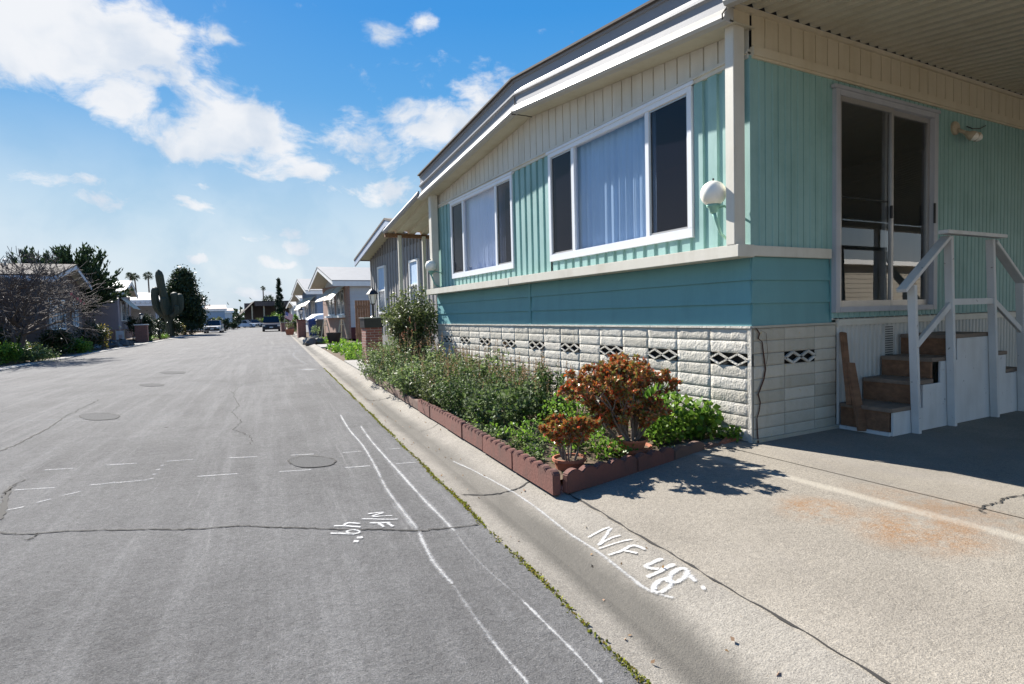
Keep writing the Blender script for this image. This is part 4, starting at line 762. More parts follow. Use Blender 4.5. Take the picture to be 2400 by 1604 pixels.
# jade plants
def jade(c, h, r, pot_r, pot_h, label, depth=4, seedn=5, dens=1.0, sway=(0, 0)):
    t = thing('potted_jade_plant', label, 'potted plant', c, 0, 'red-leaved jade plants in terracotta pots'); 
    pz = c[2]; p = MB(); p.lathe([(.0, 0), (pot_r*.72, 0), (pot_r*.92, pot_h*.8), (pot_r*.95, pot_h*.8), (pot_r*1.03, pot_h*.82), (pot_r*1.03, pot_h), (pot_r*.93, pot_h), (pot_r*.9, pot_h*.85), (0, pot_h*.84)], c, 24); p.build('pot', 'terracotta', t, smooth=False)
    p = MB(); p.lathe([(0, pot_h*.86), (pot_r*.9, pot_h*.87), (pot_r*.9, pot_h*.85)], c, 16); p.build('potting_soil', 'dirt', t)
    sb = MB(); tips = []
    def grow(p0, d, ln, rad, k):
        d = d.normalized(); p1 = p0+d*ln; p1.z += ln*.1; sb.tube([p0, p0.lerp(p1, .5)+Vector((random.gauss(0, ln*.06), random.gauss(0, ln*.06), 0)), p1], [rad, rad*.85, rad*.72], 5, False)
        if k == 0: tips.append((p1, d)); return
        if k <= 2 and random.random() < .5: tips.append((p1, d))
        for _ in range(2 if random.random() < .55 else 3):
            nd_ = (d+Vector((random.gauss(0, .48), random.gauss(0, .48), random.gauss(.12, .25)))); grow(p1, nd_, ln*random.uniform(.68, .9), rad*.68, k-1)
    for i in range(seedn):
        a = 6.283*i/seedn+random.random(); grow(Vector((c[0]+pot_r*.35*math.cos(a), c[1]+pot_r*.35*math.sin(a), pz+pot_h*.8)), Vector((math.cos(a)*r/h*.75+sway[0], math.sin(a)*r/h*.75+sway[1], 1)), h*.30, .017*h/.7, depth)
    sb.build('branches', 'jadestem', t, smooth=True); C_ = []; D_ = []
    for p1, d in tips:
        for k in range(int(20*dens)):
            v = Vector((random.gauss(0, 1), random.gauss(0, 1), random.gauss(.25, .8))).normalized(); s_ = random.random()*.03; C_.append(tuple(p1-d*s_*1.5+v*.004)); D_.append(tuple(v))
    leafmesh('leaves', C_, .031, 'Ljade', t, .62, np.array(D_), .1); return t
gp_ = P(1475, 1062, 'z', -.0)
jade((gp_.x, gp_.y, -.07), .64, .33, .17, .13, 'large red-leaved jade plant with two crowns in a terracotta pot near the bed corner', 4, 10, 1.4, (-.36, .1))
jade((gp_.x-.02, gp_.y-.06, .05), .36, .36, .12, .08, 'low red jade shoots crowding the foot of the large jade plant', 3, 13, 1.7)
gp_ = P(1340, 1098, 'z', -.01); jade((gp_.x, gp_.y+.03, -.055), .34, .19, .12, .12, 'small red jade plant in a terracotta pot at the corner of the bed', 3, 8, 1.5)
# bright leafy weeds
def leafy(c, r, h, n, label, mat='Lgrass', leaf=.07, group='bright green weeds at the corner of the bed', name='leafy_weed', aspect=.75, cat='weed'):
    t = thing(name, label, cat, c, 0, group); a = rng.random(n)*6.283; q = np.sqrt(rng.random(n)); z = rng.random(n)**.7; x = c[0]+r[0]*q*np.cos(a)*(.6+.4*z); y = c[1]+r[1]*q*np.sin(a)*(.6+.4*z); Z = c[2]+h*z*(1-.5*q*q)
    leafmesh('leaves', np.stack([x, y, Z], 1), leaf, mat, t, aspect, updrift=.15); sb = MB(); stems(sb, c, [(x[i], y[i], Z[i]) for i in range(0, n, max(1, n//40))], .005, .05, 3); sb.build('stems', 'stemg', t); return t
leafy((-.42, .52, 0), (.34, .3), .42, 560, 'bright broad-leaved weed against the wall right of the big jade', leaf=.062); leafy((-.20, .36, 0), (.2, .2), .34, 300, 'broad-leaved weed touching the house corner', leaf=.065); leafy((-.62, .42, 0), (.25, .22), .26, 420, 'bright small-leaved weed between the big jade and the driveway edging', leaf=.035)
leafy((-1.32, .62, 0), (.28, .3), .24, 420, 'yellow-green weed behind the small potted jade', leaf=.035); leafy((-1.2, .25, 0), (.22, .16), .13, 260, 'low green weed between the two jade pots', leaf=.035); leafy((-1.45, 1.1, 0), (.25, .3), .2, 330, 'low yellow-green weed at the red stones left of the small jade', leaf=.03)
leafy((-.85, 1.25, 0), (.42, .4), .42, 900, 'bright green leafy weed behind the large jade', leaf=.035); leafy((-.06, .16, 0), (.12, .12), .12, 110, 'small creeping weed at the foot of the cracked house corner', leaf=.04)
t = thing('grass_tuft', 'tuft of upright grass blades against the block wall behind the jade', 'grass', (-.3, .95, 0)); V = []; 
for i in range(70):
    x, y = -.32+random.gauss(0, .05), .9+random.gauss(0, .07); a = random.random()*6.28; h = random.uniform(.25, .5); dx, dy = .15*math.cos(a), .15*math.sin(a); V += [(x-.005, y, 0), (x+.005, y, 0), (x+dx*.4+.004, y+dy*.4, h*.7), (x+dx, y+dy, h)]
fastmesh('blades', V, np.arange(len(V)).reshape(-1, 4), 'Lgrass', t)
pts = [(random.uniform(EL(0), -.02), 0, 0) for _ in range(0)]
for i in range(26):
    y = .35+random.random()*3.4; x = EL(y)+random.uniform(.07, .32); leafy((x, y, -.01), (random.uniform(.08, .16), random.uniform(.08, .16)), random.uniform(.05, .13), 70, 'tiny low weed on the soil between the red edging stones and the shrubs', random.choice(['Lsage', 'Lgrass', 'Lolive']), .025, 'tiny weeds on the bed soil')
pts = []
for i in range(3200):
    y = random.uniform(.0, 7.6); x = random.uniform(EL(y)+.06, -.05); pts.append((x, y, soilz(x, y)+.005))
o = leafmesh('ground_litter', pts, .03, 'Lolive', aspect=.5, updrift=.4); tag(o, 'dry leaves and tiny weeds covering the soil of the planting bed', 'ground cover', kind='stuff')
# ------------------------------------------------------------------ neighbouring homes
def PX(px, Y, py=757): return P(px, py, 'y', Y).x
def gable_home(label, x0, y0, y1, s, eave, ridge, depth, wall, rib, fas, roofm, over=.4, ycr=None, wins=(), awns=(), skirt=None, sk_h=.7, front=None, side_over=.25, group=None):
    t = thing('mobile_home', label, 'mobile home', (x0, (y0+y1)/2, 0), 0, group); yc = ycr or (y0+y1)/2; X = lambda d: x0+s*d
    def rz(y): return eave+(ridge-eave)*(1-abs(y-yc)/((yc-y0) if y < yc else (y1-yc)))
    b = MB(); pf = [(0, y0, .0), (0, y1, .0), (0, y1, eave), (0, yc, ridge), (0, y0, eave)]; b.prism(pf, (X(.03), 0, 0), (X(depth), 0, 0)); b.build('wall', wall, t)
    if rib:   # front face boards
        b = MB(); y = y0
        while y < y1-.02:
            if rib == 'batten': b.box(min(X(-.02), X(.03)), max(X(-.02), X(.03)), y, y+.04, sk_h, rz(y)-.01); y += .3
            else: b.box(min(X(-.01), X(.03)), max(X(-.01), X(.03)), y, y+.13, sk_h, rz(y)-.01); y += .15
        if rib == 'batten': b.box(min(X(0), X(.03)), max(X(0), X(.03)), y0, y1, sk_h, eave)
        b.build('front_siding', front or wall, t)
    # side face (towards the camera) as lapped boards
    b = MB(); z = sk_h
    while z < eave-.05: b.add([(X(.0), y0-.025, z), (X(depth), y0-.025, z), (X(depth), y0-.003, min(z+.2, eave)), (X(.0), y0-.003, min(z+.2, eave))], [(0, 1, 2, 3)]); z += .2
    b.build('side_siding', wall, t)
    if skirt: b = MB(); b.box(min(X(-.03), X(depth)), max(X(-.03), X(depth)), y0-.04, y1+.04, 0, sk_h); b.build('skirting', skirt, t)
    b = MB(); th = .06
    for (ya, yb) in ((y0-side_over, yc), (yc, y1+side_over)):
        za, zb = (rz(y0)-(ridge-eave)/(yc-y0)*side_over if ya < yc else ridge), (ridge if ya < yc else rz(y1)-(ridge-eave)/(y1-yc)*side_over)
        b.prism([(0, ya, za+.10), (0, yb, zb+.10), (0, yb, zb+.10+th), (0, ya, za+.10+th)], (X(-over-.02), 0, 0), (X(depth+.3), 0, 0))
    b.build('roof', roofm, t)
    b = MB()
    for (ya, yb) in ((y0-side_over, yc), (yc, y1+side_over)):
        za, zb = (rz(y0)-(ridge-eave)/(yc-y0)*side_over if ya < yc else ridge), (ridge if ya < yc else rz(y1)-(ridge-eave)/(y1-yc)*side_over)
        b.prism([(0, ya, za-.10), (0, yb, zb-.10), (0, yb, zb+.098), (0, ya, za+.098)], (X(-over), 0, 0), (X(-over+.05), 0, 0))
    b.box(min(X(-over+.05), X(depth)), max(X(-over+.05), X(depth)), y0-side_over, y0-side_over+.05, eave-.22, eave+.04); b.build('fascia', fas, t)
    b = MB()
    for (ya, yb) in ((y0, yc), (yc, y1)): b.prism([(0, ya, rz(ya)+.0), (0, yb, rz(yb)+.0), (0, yb, rz(yb)+.03), (0, ya, rz(ya)+.03)], (X(-over+.05), 0, 0), (X(.03), 0, 0))
    b.build('soffit', 'soffit', t)
    for dv_, dy_ in ((2.2, -.8), (5.0, -1.6), (7.5, -.6)):
        zv = rz(yc+dy_)+.14; b = MB(); b.tube([(X(dv_), yc+dy_, zv), (X(dv_), yc+dy_, zv+.22)], .05, 8); b.lathe([(.1, .22), (.1, .27), (.02, .32)], (X(dv_), yc+dy_, zv), 10); b.build('roof_vent', 'alu', t)
    for (ya, yb, za, zb) in wins:
        b = MB(); 
        for q in ((ya, yb, za, za+.08), (ya, yb, zb-.06, zb), (ya, ya+.06, za+.08, zb-.06), (yb-.06, yb, za+.08, zb-.06), ((ya+yb)/2-.025, (ya+yb)/2+.025, za+.08, zb-.06)): b.box(min(X(-.06), X(.02)), max(X(-.06), X(.02)), *q)
        f = b.build('window', 'white', t); b = MB(); b.box(min(X(-.025), X(-.02)), max(X(-.025), X(-.02)), ya+.06, yb-.06, za+.08, zb-.06); b.build('pane', 'pane', f)
    for (ya, yb, z) in awns:
        b = MB(); b.prism([(X(-.02), 0, z), (X(-.78), 0, z-.78), (X(-.80), 0, z-.76), (X(-.02), 0, z+.03)], (0, ya, 0), (0, yb, 0))
        b.tube([(X(-.02), ya+.03, z-1.0), (X(-.75), ya+.03, z-.77)], .015, 4); b.tube([(X(-.02), yb-.03, z-1.0), (X(-.75), yb-.03, z-.77)], .015, 4); b.build('window_awning', 'awning', t)
    return t, X, rz
M['pane'] = mat_plain('window_pane', (.10, .13, .17), .15, 0, .8); M['awning'] = paint('cream_awning', (.42, .40, .33), .6, .2); M['greyw'] = paint('grey_brown_board', (.26, .25, .245), .7, .3); M['lightsiding'] = paint('light_grey_siding', (.50, .51, .52), .6, .2)
M['bluesiding'] = paint('blue_grey_siding', (.20, .26, .36), .6, .2); M['brownsiding'] = paint('dark_brown_siding', (.11, .085, .08), .7, .3); M['mauve'] = paint('mauve_siding', (.27, .235, .26), .7, .2); M['whiteroof'] = paint('white_metal_roof', (.34, .335, .32), .6, .25); M['maroon'] = paint('maroon_skirting', (.10, .03, .03), .8, .3)
M['shake'] = paint('brown_shake_roof', (.065, .057, .052), .9, .5, scale=6); M['bluegrey'] = paint('pale_blue_fascia', (.40, .45, .54), .5, .2); M['paleblue'] = paint('pale_blue_wall', (.22, .31, .43), .6, .2); M['tanroof'] = paint('tan_roof', (.42, .36, .32), .8, .3)
# right-hand row
g2, X2, _ = gable_home('grey board and batten home just beyond the turquoise home', 1.5, 10.9, 18.0, 1, 3.22, 3.98, 12, 'greyw', 'batten', 'bluegrey', 'shingle', .45, 14.3, wins=(), skirt='greyw', sk_h=.5, side_over=.5)
for (ya, yb, za, zb) in ((15.9, 16.8, 1.25, 2.85), (12.5, 13.3, 1.25, 2.75)):
    b = MB()
    for q in ((ya, yb, za, za+.06), (ya, yb, zb-.06, zb), (ya, ya+.06, za+.06, zb-.06), (yb-.06, yb, za+.06, zb-.06), (ya+.06, yb-.06, 2.0, 2.06)): b.box(1.43, 1.52, *q)
    f = b.build('window', 'white', g2); b = MB(); b.box(1.46, 1.465, ya+.06, yb-.06, 2.06, zb-.06); b.build('lace_panel', paint('pale_blue_lace', (.42, .56, .72), .7, .3, (.15, .22, .35), .1, 9), f); b = MB(); b.box(1.46, 1.465, ya+.06, yb-.06, za+.06, 2.0); b.build('pane', 'pane', f)
g3, X3, _ = gable_home('cream home with pink brick front and two cream window awnings', 3.0, 28.5, 36.0, 1, 3.05, 4.05, 12, 'lightsiding', None, 'white', 'whiteroof', .9, 32.6, wins=((29.6, 31.7, 1.3, 2.75), (32.3, 34.4, 1.3, 2.75)), awns=((29.3, 31.7, 2.93), (32.1, 34.6, 2.93)), skirt='maroon', sk_h=.62)
b = MB(); b.box(2.93, 3.03, 28.45, 36.05, 0, 3.1); 
bb = MB(); 
for q in ((28.45, 29.6, 0, 3.06), (29.6, 31.7, 0, 1.3), (29.6, 31.7, 2.75, 3.06), (31.7, 32.3, 0, 3.06), (32.3, 34.4, 0, 1.3), (32.3, 34.4, 2.75, 3.06), (34.4, 36.05, 0, 3.06)): bb.box(2.95, 3.029, *q)
bb.build('brick_front', 'pinkbrick', g3); b = MB(); b.box(2.75, 2.95, 29.4, 31.9, 1.16, 1.29); b.box(2.75, 2.95, 32.1, 34.6, 1.16, 1.29); b.build('window_ledge', 'white', g3)
gable_home('blue-grey home with pale awnings beyond the pink brick home', 4.05, 44.8, 52.6, 1, 3.3, 4.4, 11, 'bluesiding', 'batten', 'white', 'whiteroof', .9, wins=((46, 47.6, 1.2, 2.6), (49, 51, 1.2, 2.6)), awns=((45.6, 48.2, 2.95), (48.6, 51.4, 2.95)), skirt='lightsiding', sk_h=.6)
gable_home('pale home with a green-grey awning in the right row, before the flag', 5.6, 60.5, 68.5, 1, 3.2, 4.0, 11, 'lightsiding', None, 'white', 'whiteroof', .7, wins=((62, 64, 1.2, 2.6),), awns=((61.5, 64.5, 2.9),), skirt='maroon', sk_h=.5)
gable_home('small white gabled home at the far end of the right row', 7.4, 80, 88, 1, 2.9, 3.7, 11, 'lightsiding', None, 'white', 'whiteroof', .6, wins=((81.5, 83.5, 1.2, 2.4),), sk_h=.4)
# left-hand row
L1, X1, _ = gable_home('dark brown home with a shake roof behind the bare shrub', -10.2, 29.6, 38.4, -1, 3.3, 4.12, 13, 'brownsiding', None, 'bluegrey', 'shake', .5, 34.2, wins=((30.2, 31.4, .9, 2.4), (32.0, 33.4, .9, 2.4), (35.6, 36.8, 1.0, 2.4)), sk_h=.4)
b = MB(); 
for i in range(40): x = -10.9-.3*i; b.box(x-.2, x, 25.6, 29.6, 3.05, 3.09)
b.box(-23, -10.8, 25.6, 29.6, 3.02, 3.05); b.box(-23, -10.8, 25.5, 25.6, 2.88, 3.1); b.build('patio_cover', 'whiteroof', L1)
for x in (-11.0, -11.7, -13.2, -15.5): b = MB(); b.box(x-.07, x+.07, 25.6, 25.74, -.1, 2.9); b.build('post', 'lightsiding', L1)
gable_home('mauve lap sided home with white metal roof and one dark window awning', -9.1, 44.3, 52.5, -1, 3.25, 4.15, 13, 'mauve', None, 'white', 'whiteroof', .5, wins=((46, 50.5, 1.3, 2.75),), awns=((45.6, 51, 2.95),), skirt='pinkbrick', sk_h=.75)
L3, _, _ = gable_home('pale home with scalloped white carport edge behind the cactus', -8.2, 68, 76, -1, 3.3, 4.3, 13, 'lightsiding', None, 'white', 'whiteroof', .4, wins=((70, 72, 1.2, 2.5),), sk_h=.4)
b = MB(); b.box(-17, -7.6, 61, 68, 3.25, 3.31)
for i in range(24): x = -16.9+.39*i; b.prism([(x, 0, 3.0), (x+.3, 0, 3.0), (x+.38, 0, 3.25), (x-.05, 0, 3.25)], (0, 60.95, 0), (0, 61.0, 0))
b.box(-17, -7.6, 60.9, 60.95, 2.75, 2.98); b.build('carport_edge', 'white', L3)
for x in (-7.9, -12, -16): b = MB(); b.box(x-.07, x+.07, 61, 61.14, -.1, 2.8); b.build('post', 'lightsiding', L3)
for (px0, px1, Y, ev, rd, wm, rm, lb) in ((452, 476, 84, 3.2, 4.0, 'lightsiding', 'whiteroof', 'pale grey home behind the white parked car'), (490, 528, 100, 3.0, 3.7, 'paleblue', 'tanroof', 'blue walled home with tan roof past the white car'), (524, 545, 114, 2.9, 3.4, 'lightsiding', 'tanroof', 'small grey home near the street end, left of the thin cypresses')):
    xa = PX(px1, Y); gable_home(lb, xa, Y, Y+8, -1, ev, rd, 11, wm, None, 'white', rm, .3, wins=((Y+2, Y+4, 1.2, 2.4),), sk_h=.3)
# street-end carport hall
e0, e1 = PX(566, 128), PX(700, 128); eh = thing('carport_hall', 'long brown roofed open carport closing the end of the street', 'carport', ((e0+e1)/2, 132, 0))
b = MB(); xr = PX(598, 128); b.loft([[(e0-.5, y, 1.9), (xr, y, 5.0), (e1+14, y, 5.0), (e1+14, y, 5.15), (xr, y, 5.15), (e0-.5, y, 2.05)] for y in (127, 139)]); b.build('roof', 'shake', eh)
b = MB(); b.box(xr, e1+14, 127.0, 127.3, 4.1, 4.99); b.box(e0+1, e1+14, 134, 134.2, 0, 4.9); b.build('wall', 'brownsiding', eh)
for px in (592, 620, 650, 680): b = MB(); x = PX(px, 127.5); b.box(x-.12, x+.12, 127.4, 127.6, -.1, 4.2); b.build('post', 'tan', eh)
# ------------------------------------------------------------------ trees
def tree(name, label, c, trunk_h, r, crown_z, rz_, mat, n=60, per=60, leaf=.22, spread=.14, cat='tree', group=None, profile=None, trunk_r=.15, aspect=.5, updrift=.3):
    t = thing(name, label, cat, c, 0, group); sb = MB(); c = Vector(c)
    if profile:
        cc = []
        for k in range(n): f = (k+.5)/n; rr = profile(f)*r*math.sqrt(random.uniform(.15, 1)); a = random.random()*6.283; cc.append((c.x+rr*math.cos(a), c.y+rr*math.sin(a), c.z+crown_z+rz_*f))
        cc = np.array(cc); p = (cc[:, None, :]+rng.normal(size=(n, per, 3))*spread*r).reshape(-1, 3)
    else: cc, p = clumps((c.x, c.y, c.z+crown_z), (r, r, rz_), n, per, spread)
    sb.tube([c, c+Vector((.05*r, 0, trunk_h*.5)), c+Vector((0, 0, trunk_h))], [trunk_r, trunk_r*.8, trunk_r*.55], 7)
    for k in range(0, len(cc), max(1, len(cc)//14)): sb.tube([c+Vector((0, 0, trunk_h*.8)), (c+Vector((0, 0, trunk_h*.8))).lerp(Vector(cc[k]), .5)+Vector((0, 0, .1*r)), Vector(cc[k])], [trunk_r*.4, trunk_r*.25, trunk_r*.1], 4, False)
    sb.build('trunk', 'trunk', t); leafmesh('crown', p, leaf, mat, t, aspect, updrift=updrift); return t
Y = 43; 
def upleafs(t, cx, cy, cz, r, h, n, mat):   # feathery upswept sprays
    C_ = []; D_ = []
    for k in range(n):
        a = random.random()*6.283; e = random.uniform(.15, 1.35); d = Vector((math.cos(a)*math.cos(e), math.sin(a)*math.cos(e), math.sin(e))); L_ = random.uniform(.55, 1.0); tip = Vector((cx, cy, cz))+Vector((d.x*r, d.y*r, d.z*h))*L_
        base_ = Vector((cx, cy, cz))+Vector((d.x*r, d.y*r, d.z*h))*(L_*.25)
        for j in range(110): s_ = j/70; p = base_.lerp(tip, s_); w = .22*(1-s_)+.05; C_.append((p.x+random.gauss(0, w), p.y+random.gauss(0, w), p.z+random.gauss(0, w))); D_.append(tuple(d+Vector((random.gauss(0, .4), random.gauss(0, .4), .5))))
    leafmesh('crown', C_, .26, mat, t, .4, np.array(D_), .2)
for px, Yc, r, h, lb in ((95, 43, 1.7, 3.9, 'feathery dark conifer left of the pair rising behind the brown home'), (180, 41, 2.3, 4.0, 'larger feathery dark conifer right of the pair rising behind the brown home')):
    x = PX(px, Yc); t = thing('conifer_tree', lb, 'tree', (x, Yc, -.12), 0, 'conifers behind the brown home'); b = MB(); b.tube([(x, Yc, -.15), (x+.1, Yc, 2), (x, Yc, 4)], [.25, .2, .1], 7); b.build('trunk', 'trunk', t); upleafs(t, x, Yc, 2.2, r, h-1.2, 230, 'Lconif')
x = PX(432, 63); tree('evergreen_tree', 'dense dark evergreen tree right of the tall cactus', (x, 63, -.12), 2.0, 2.0, .7, 5.4, 'Ldark', 190, 110, .24, .15, profile=lambda f: (.75+.45*math.sin(min(1, f*1.6+.15)*1.57))*(1-f)**.6)
def cyp(px, Y, top, w, lb, grp=None, n=60, per=60):
    x = PX(px, Y); Zd = (Vector((x, Y, 0))-CAM).dot(fw); h = (757-top)/FPX*Zd+1.1; r = w/FPX*Zd/2
    return tree('cypress_tree', lb, (x, Y, -.12), .8, r*.85, .2, h-.2, 'Lcypress', n, per, .14*max(1, r), .09, group=grp, profile=lambda f: (1-f)**.85*(.7+.3*min(1, f*6)), trunk_r=.12)
cyp(657, 122, 660, 36, 'tall narrow dark cypress standing in front of the brown roofed hall', n=110, per=90)
for px, tp, w, lb in ((547, 736, 9, 'shortest thin cypress of three at the left of the street end'), (555.5, 730, 9, 'middle thin cypress of three at the street end'), (565, 722, 9, 'tallest thin cypress of three at the street end')): cyp(px, 150, tp, w, lb, 'thin cypresses at the street end', 40, 40)
def palm(px, Y, top, label, r=22, lean=0, feather=False):
    x = PX(px, Y); Zd = (Vector((x, Y, 0))-CAM).dot(fw); h = (757-top)/FPX*Zd+1.1; R_ = r/FPX*Zd/2
    t = thing('palm_tree', label, 'palm', (x, Y, -.12), 0, 'distant fan palms' if not feather else None); b = MB(); b.tube([(x+lean, Y, -.12), (x+lean*.3, Y, h*.5), (x, Y, h)], [.3, .22, .2], 7); b.build('trunk', 'trunk', t)
    C_ = []; D_ = []
    for k in range(70):
        a = random.random()*6.283; e = random.uniform(-1.0, 1.3); d = Vector((math.cos(a)*math.cos(e), math.sin(a)*math.cos(e), math.sin(e)))
        for j in range(14): s_ = .3+.7*j/14; C_.append(tuple(Vector((x, Y, h))+d*R_*s_+Vector((0, 0, -.25*R_*s_*s_)))); D_.append(tuple(d))
    leafmesh('crown', C_, R_*.38, 'Lconif', t, .16, np.array(D_), -.1); return t
palm(311, 210, 645, 'distant fan palm, left one of the close pair behind the cactus', 19, -.5); palm(321, 214, 647, 'distant fan palm, right one of the close pair behind the cactus', 19, 1.5); palm(353, 212, 645, 'single distant fan palm just left of the cactus top', 19, .3); palm(620, 230, 681, 'round-headed distant palm left of the tall cypress', 11)
palm(632, 150, 709, 'broad feathery palm crown just above the brown roofed hall', 26, feather=True)
# bare twiggy shrub on the left
bx, by = PX(40, 23.6), 23.6; t = thing('bare_shrub', 'large bare leafless shrub with tangled grey twigs in front of the brown home', 'shrub', (bx, by, -.12)); V = []; segs = []
def twig(p, d, ln, r, k):
    p1 = p+d*ln; segs.append((p, p1, r, r*.7)); 
    if k == 0: return
    for _ in range(random.choice((2, 3, 3))): twig(p1 if random.random() < .7 else p.lerp(p1, .6), (d+Vector((random.gauss(0, .55), random.gauss(0, .55), random.gauss(.02, .38)))).normalized(), ln*random.uniform(.62, .88), r*.62, k-1)
for i in range(23): a = i*.5+random.random()*.3; twig(Vector((bx+.25*math.cos(a*3), by+.25*math.sin(a*3), .75+.4*random.random())), Vector((math.cos(a), math.sin(a), random.uniform(.25, 1.7))).normalized(), .98, .045, 5)
b = MB()
for i in range(6): b.tube([(bx+.05*math.cos(i), by+.05*math.sin(i), -.12), (bx+.25*math.cos(i*3), by+.25*math.sin(i*3), 1.05)], [.06, .04], 5, False)
for p, q, r0, r1 in segs: b.tube([p, q], [max(r0, .010), max(r1, .008)], 3, False)
b.build('branches', 'twig', t)
b = MB(); 
def ribbon_obj(): 
    x, y = PX(184, 23.5), 23.5; b = MB(); z = P(184, 700, 'y', 23.5).z
    for i in range(5): b.box(x-.2+i*.09, x-.13+i*.09, y, y+.02, z+.12-i*.09, z+.22-i*.09)
    o = b.build('wind_streamer', paint('pink_ribbon', (.55, .16, .14), .7)); tag(o, 'small pinkish-red streamer hanging in the bare twiggy shrub', 'streamer')
ribbon_obj()
# cactus
cy = 56; cx = PX(398, cy); t = thing('saguaro_cactus', 'tall columnar cactus with several upright arms on the left roadside', 'cactus', (cx, cy, -.12))
def col(pts, r, nm):
    b = MB(); pts = smooth_pts(pts, 5); k = len(pts); rings = []
    for i, p in enumerate(pts):
        s_ = i/(k-1); rr = r*(1-max(0, (s_-.86)/.14)**2*.9) if s_ > .86 else r; d = (pts[min(i+1, k-1)]-pts[max(i-1, 0)]).normalized(); u = d.orthogonal().normalized() if i == 0 else (u-d*u.dot(d)).normalized(); w_ = d.cross(u); rings.append([p+(u*math.cos(a)+w_*math.sin(a))*rr*(1+.10*(j % 2)) for j, a in enumerate(6.283*q/24 for q in range(24))])
    b.loft(rings); b.build(nm, 'cactus', t)
S_ = 1.0; H = lambda dx, dz, dy=0: Vector((cx+dx*.885*.0385, cy+dy-dx*.0, -.12+dz*.0385))
col([H(0, 0), H(-4, 60), H(-14, 110), H(-19, 153)], .30, 'stem')
col([H(-4, 45), H(-24, 62), H(-30, 90), H(-27, 114)], .28, 'arm'); col([H(-2, 45), H(10, 62), H(14, 85), H(12, 102)], .28, 'arm'); col([H(0, 48), H(22, 60), H(26, 80), H(24, 99)], .25, 'arm'); col([H(-6, 50, -.4), H(-12, 70, -.5), H(-10, 90, -.5)], .2, 'arm'); col([H(4, 45, -.4), H(16, 55, -.5), H(17, 72, -.5)], .18, 'arm')
def bush(px, Y, top, bot, w, label, mat, leaf=.09, n=40, per=70, name='round_shrub', group=None, fl=None, sp=.2):
    x = PX(px, Y); Zd = (Vector((x, Y, 0))-CAM).dot(fw); R_ = w/FPX*Zd/2; zt = (757-top)/FPX*Zd+1.1; zb = -.12
    t = thing(name, label, 'shrub', (x, Y, zb), 0, group); h = (zt-zb); cc, p = clumps((x, Y, zb+h*.42), (R_*.85, R_*.85, h*.5), n, per, sp, .45); p = p[p[:, 2] > zb]; leafmesh('leaves', p, leaf, mat, t, .55)
    sb = MB(); stems(sb, (x, Y, zb), [tuple(q) for q in cc[::4]], .03, .1, 4); sb.build('stems', 'trunk', t)
    if fl: leafmesh('flowers', p[rng.random(len(p)) < .02]+np.array((0, 0, .06)), .09, fl, t, .9)['kind'] = 'stuff'
    return t
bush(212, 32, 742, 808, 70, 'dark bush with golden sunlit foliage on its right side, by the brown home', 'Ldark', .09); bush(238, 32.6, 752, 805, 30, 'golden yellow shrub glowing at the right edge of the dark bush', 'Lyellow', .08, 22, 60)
bush(165, 28.6, 793, 826, 82, 'low broad dark green shrub with white flowers at the left road edge', 'Lgrass', .10, 50, 70, fl='Lwhite'); bush(132, 26.5, 758, 815, 70, 'dark green shrub below the bare twigs, against the brown home', 'Ldark', .09)
bush(70, 22.3, 806, 846, 100, 'spreading light green groundcover shrub at the left road edge', 'Lsage', .07, 50, 80, fl='Lyellow'); bush(12, 21.5, 790, 850, 60, 'bright green shrub cut by the left edge of the photo', 'Lgrass', .07, 40, 70); bush(30, 24.5, 775, 815, 70, 'dull brown-green shrub behind the light green groundcover', 'Lolive', .08); bush(-20, 23, 740, 830, 60, 'dark shrub at the very left edge under the bare twigs', 'Ldark', .08)
bush(310, 47, 735, 765, 26, 'flat cloud-shaped juniper at the right corner of the mauve home', 'Ldark', .1, 24, 60, sp=.16); bush(345, 47.5, 730, 790, 44, 'dark rounded juniper behind the left brick pier', 'Ldark', .1); bush(372, 49, 742, 790, 30, 'dark bush at the foot of the cactus', 'Ldark', .1, 24, 60)
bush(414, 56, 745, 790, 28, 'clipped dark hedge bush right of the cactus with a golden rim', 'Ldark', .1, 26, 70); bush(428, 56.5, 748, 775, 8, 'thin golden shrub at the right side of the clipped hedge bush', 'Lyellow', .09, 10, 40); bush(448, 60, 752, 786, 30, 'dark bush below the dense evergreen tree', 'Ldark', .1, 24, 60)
bush(345, 44.5, 788, 800, 34, 'strip of bright low groundcover beside the left brick pier', 'Lgrass', .07, 20, 50); bush(375, 50, 786, 795, 50, 'low bright green patch at the foot of the cactus', 'Lgrass', .07, 24, 50)
for i, (px, Y, tp, w, mt, lb) in enumerate(((470, 82, 756, 14, 'Ldark', 'small dark bush left of the white parked car'), (500, 86, 742, 20, 'Lolive', 'reddish-brown bush behind the white parked car'), (516, 88, 744, 20, 'Lolive', 'olive bush right behind the white parked car'), (528, 80, 747, 22, 'Lcypress', 'dark pointed bush right of the white parked car'), (546, 92, 758, 20, 'Ldark', 'low dark bush before the white hatchback'), (556, 100, 735, 24, 'Ldark', 'leafy tree left of the far parked cars'), (645, 118, 735, 34, 'Lgrass', 'green leafy tree at the foot of the tall cypress'), (628, 122, 748, 34, 'Lgrass', 'light green bushes in front of the brown hall'), (608, 122, 752, 26, 'Lolive', 'grey-green hedge in front of the brown hall'), (664, 114, 742, 22, 'Ldark', 'dark tree behind the dark parked vehicle'), (693, 60, 742, 10, 'Lgrass', 'thin leafy shrub beside the blue-grey home'), (688, 56, 757, 16, 'Lolive', 'small shrub near the flag'), (668, 76, 758, 16, 'Lolive', 'shrub behind the small flag'))): bush(px, Y, tp, 770, w, lb, mt, .11+.0008*Y, 24, 46)
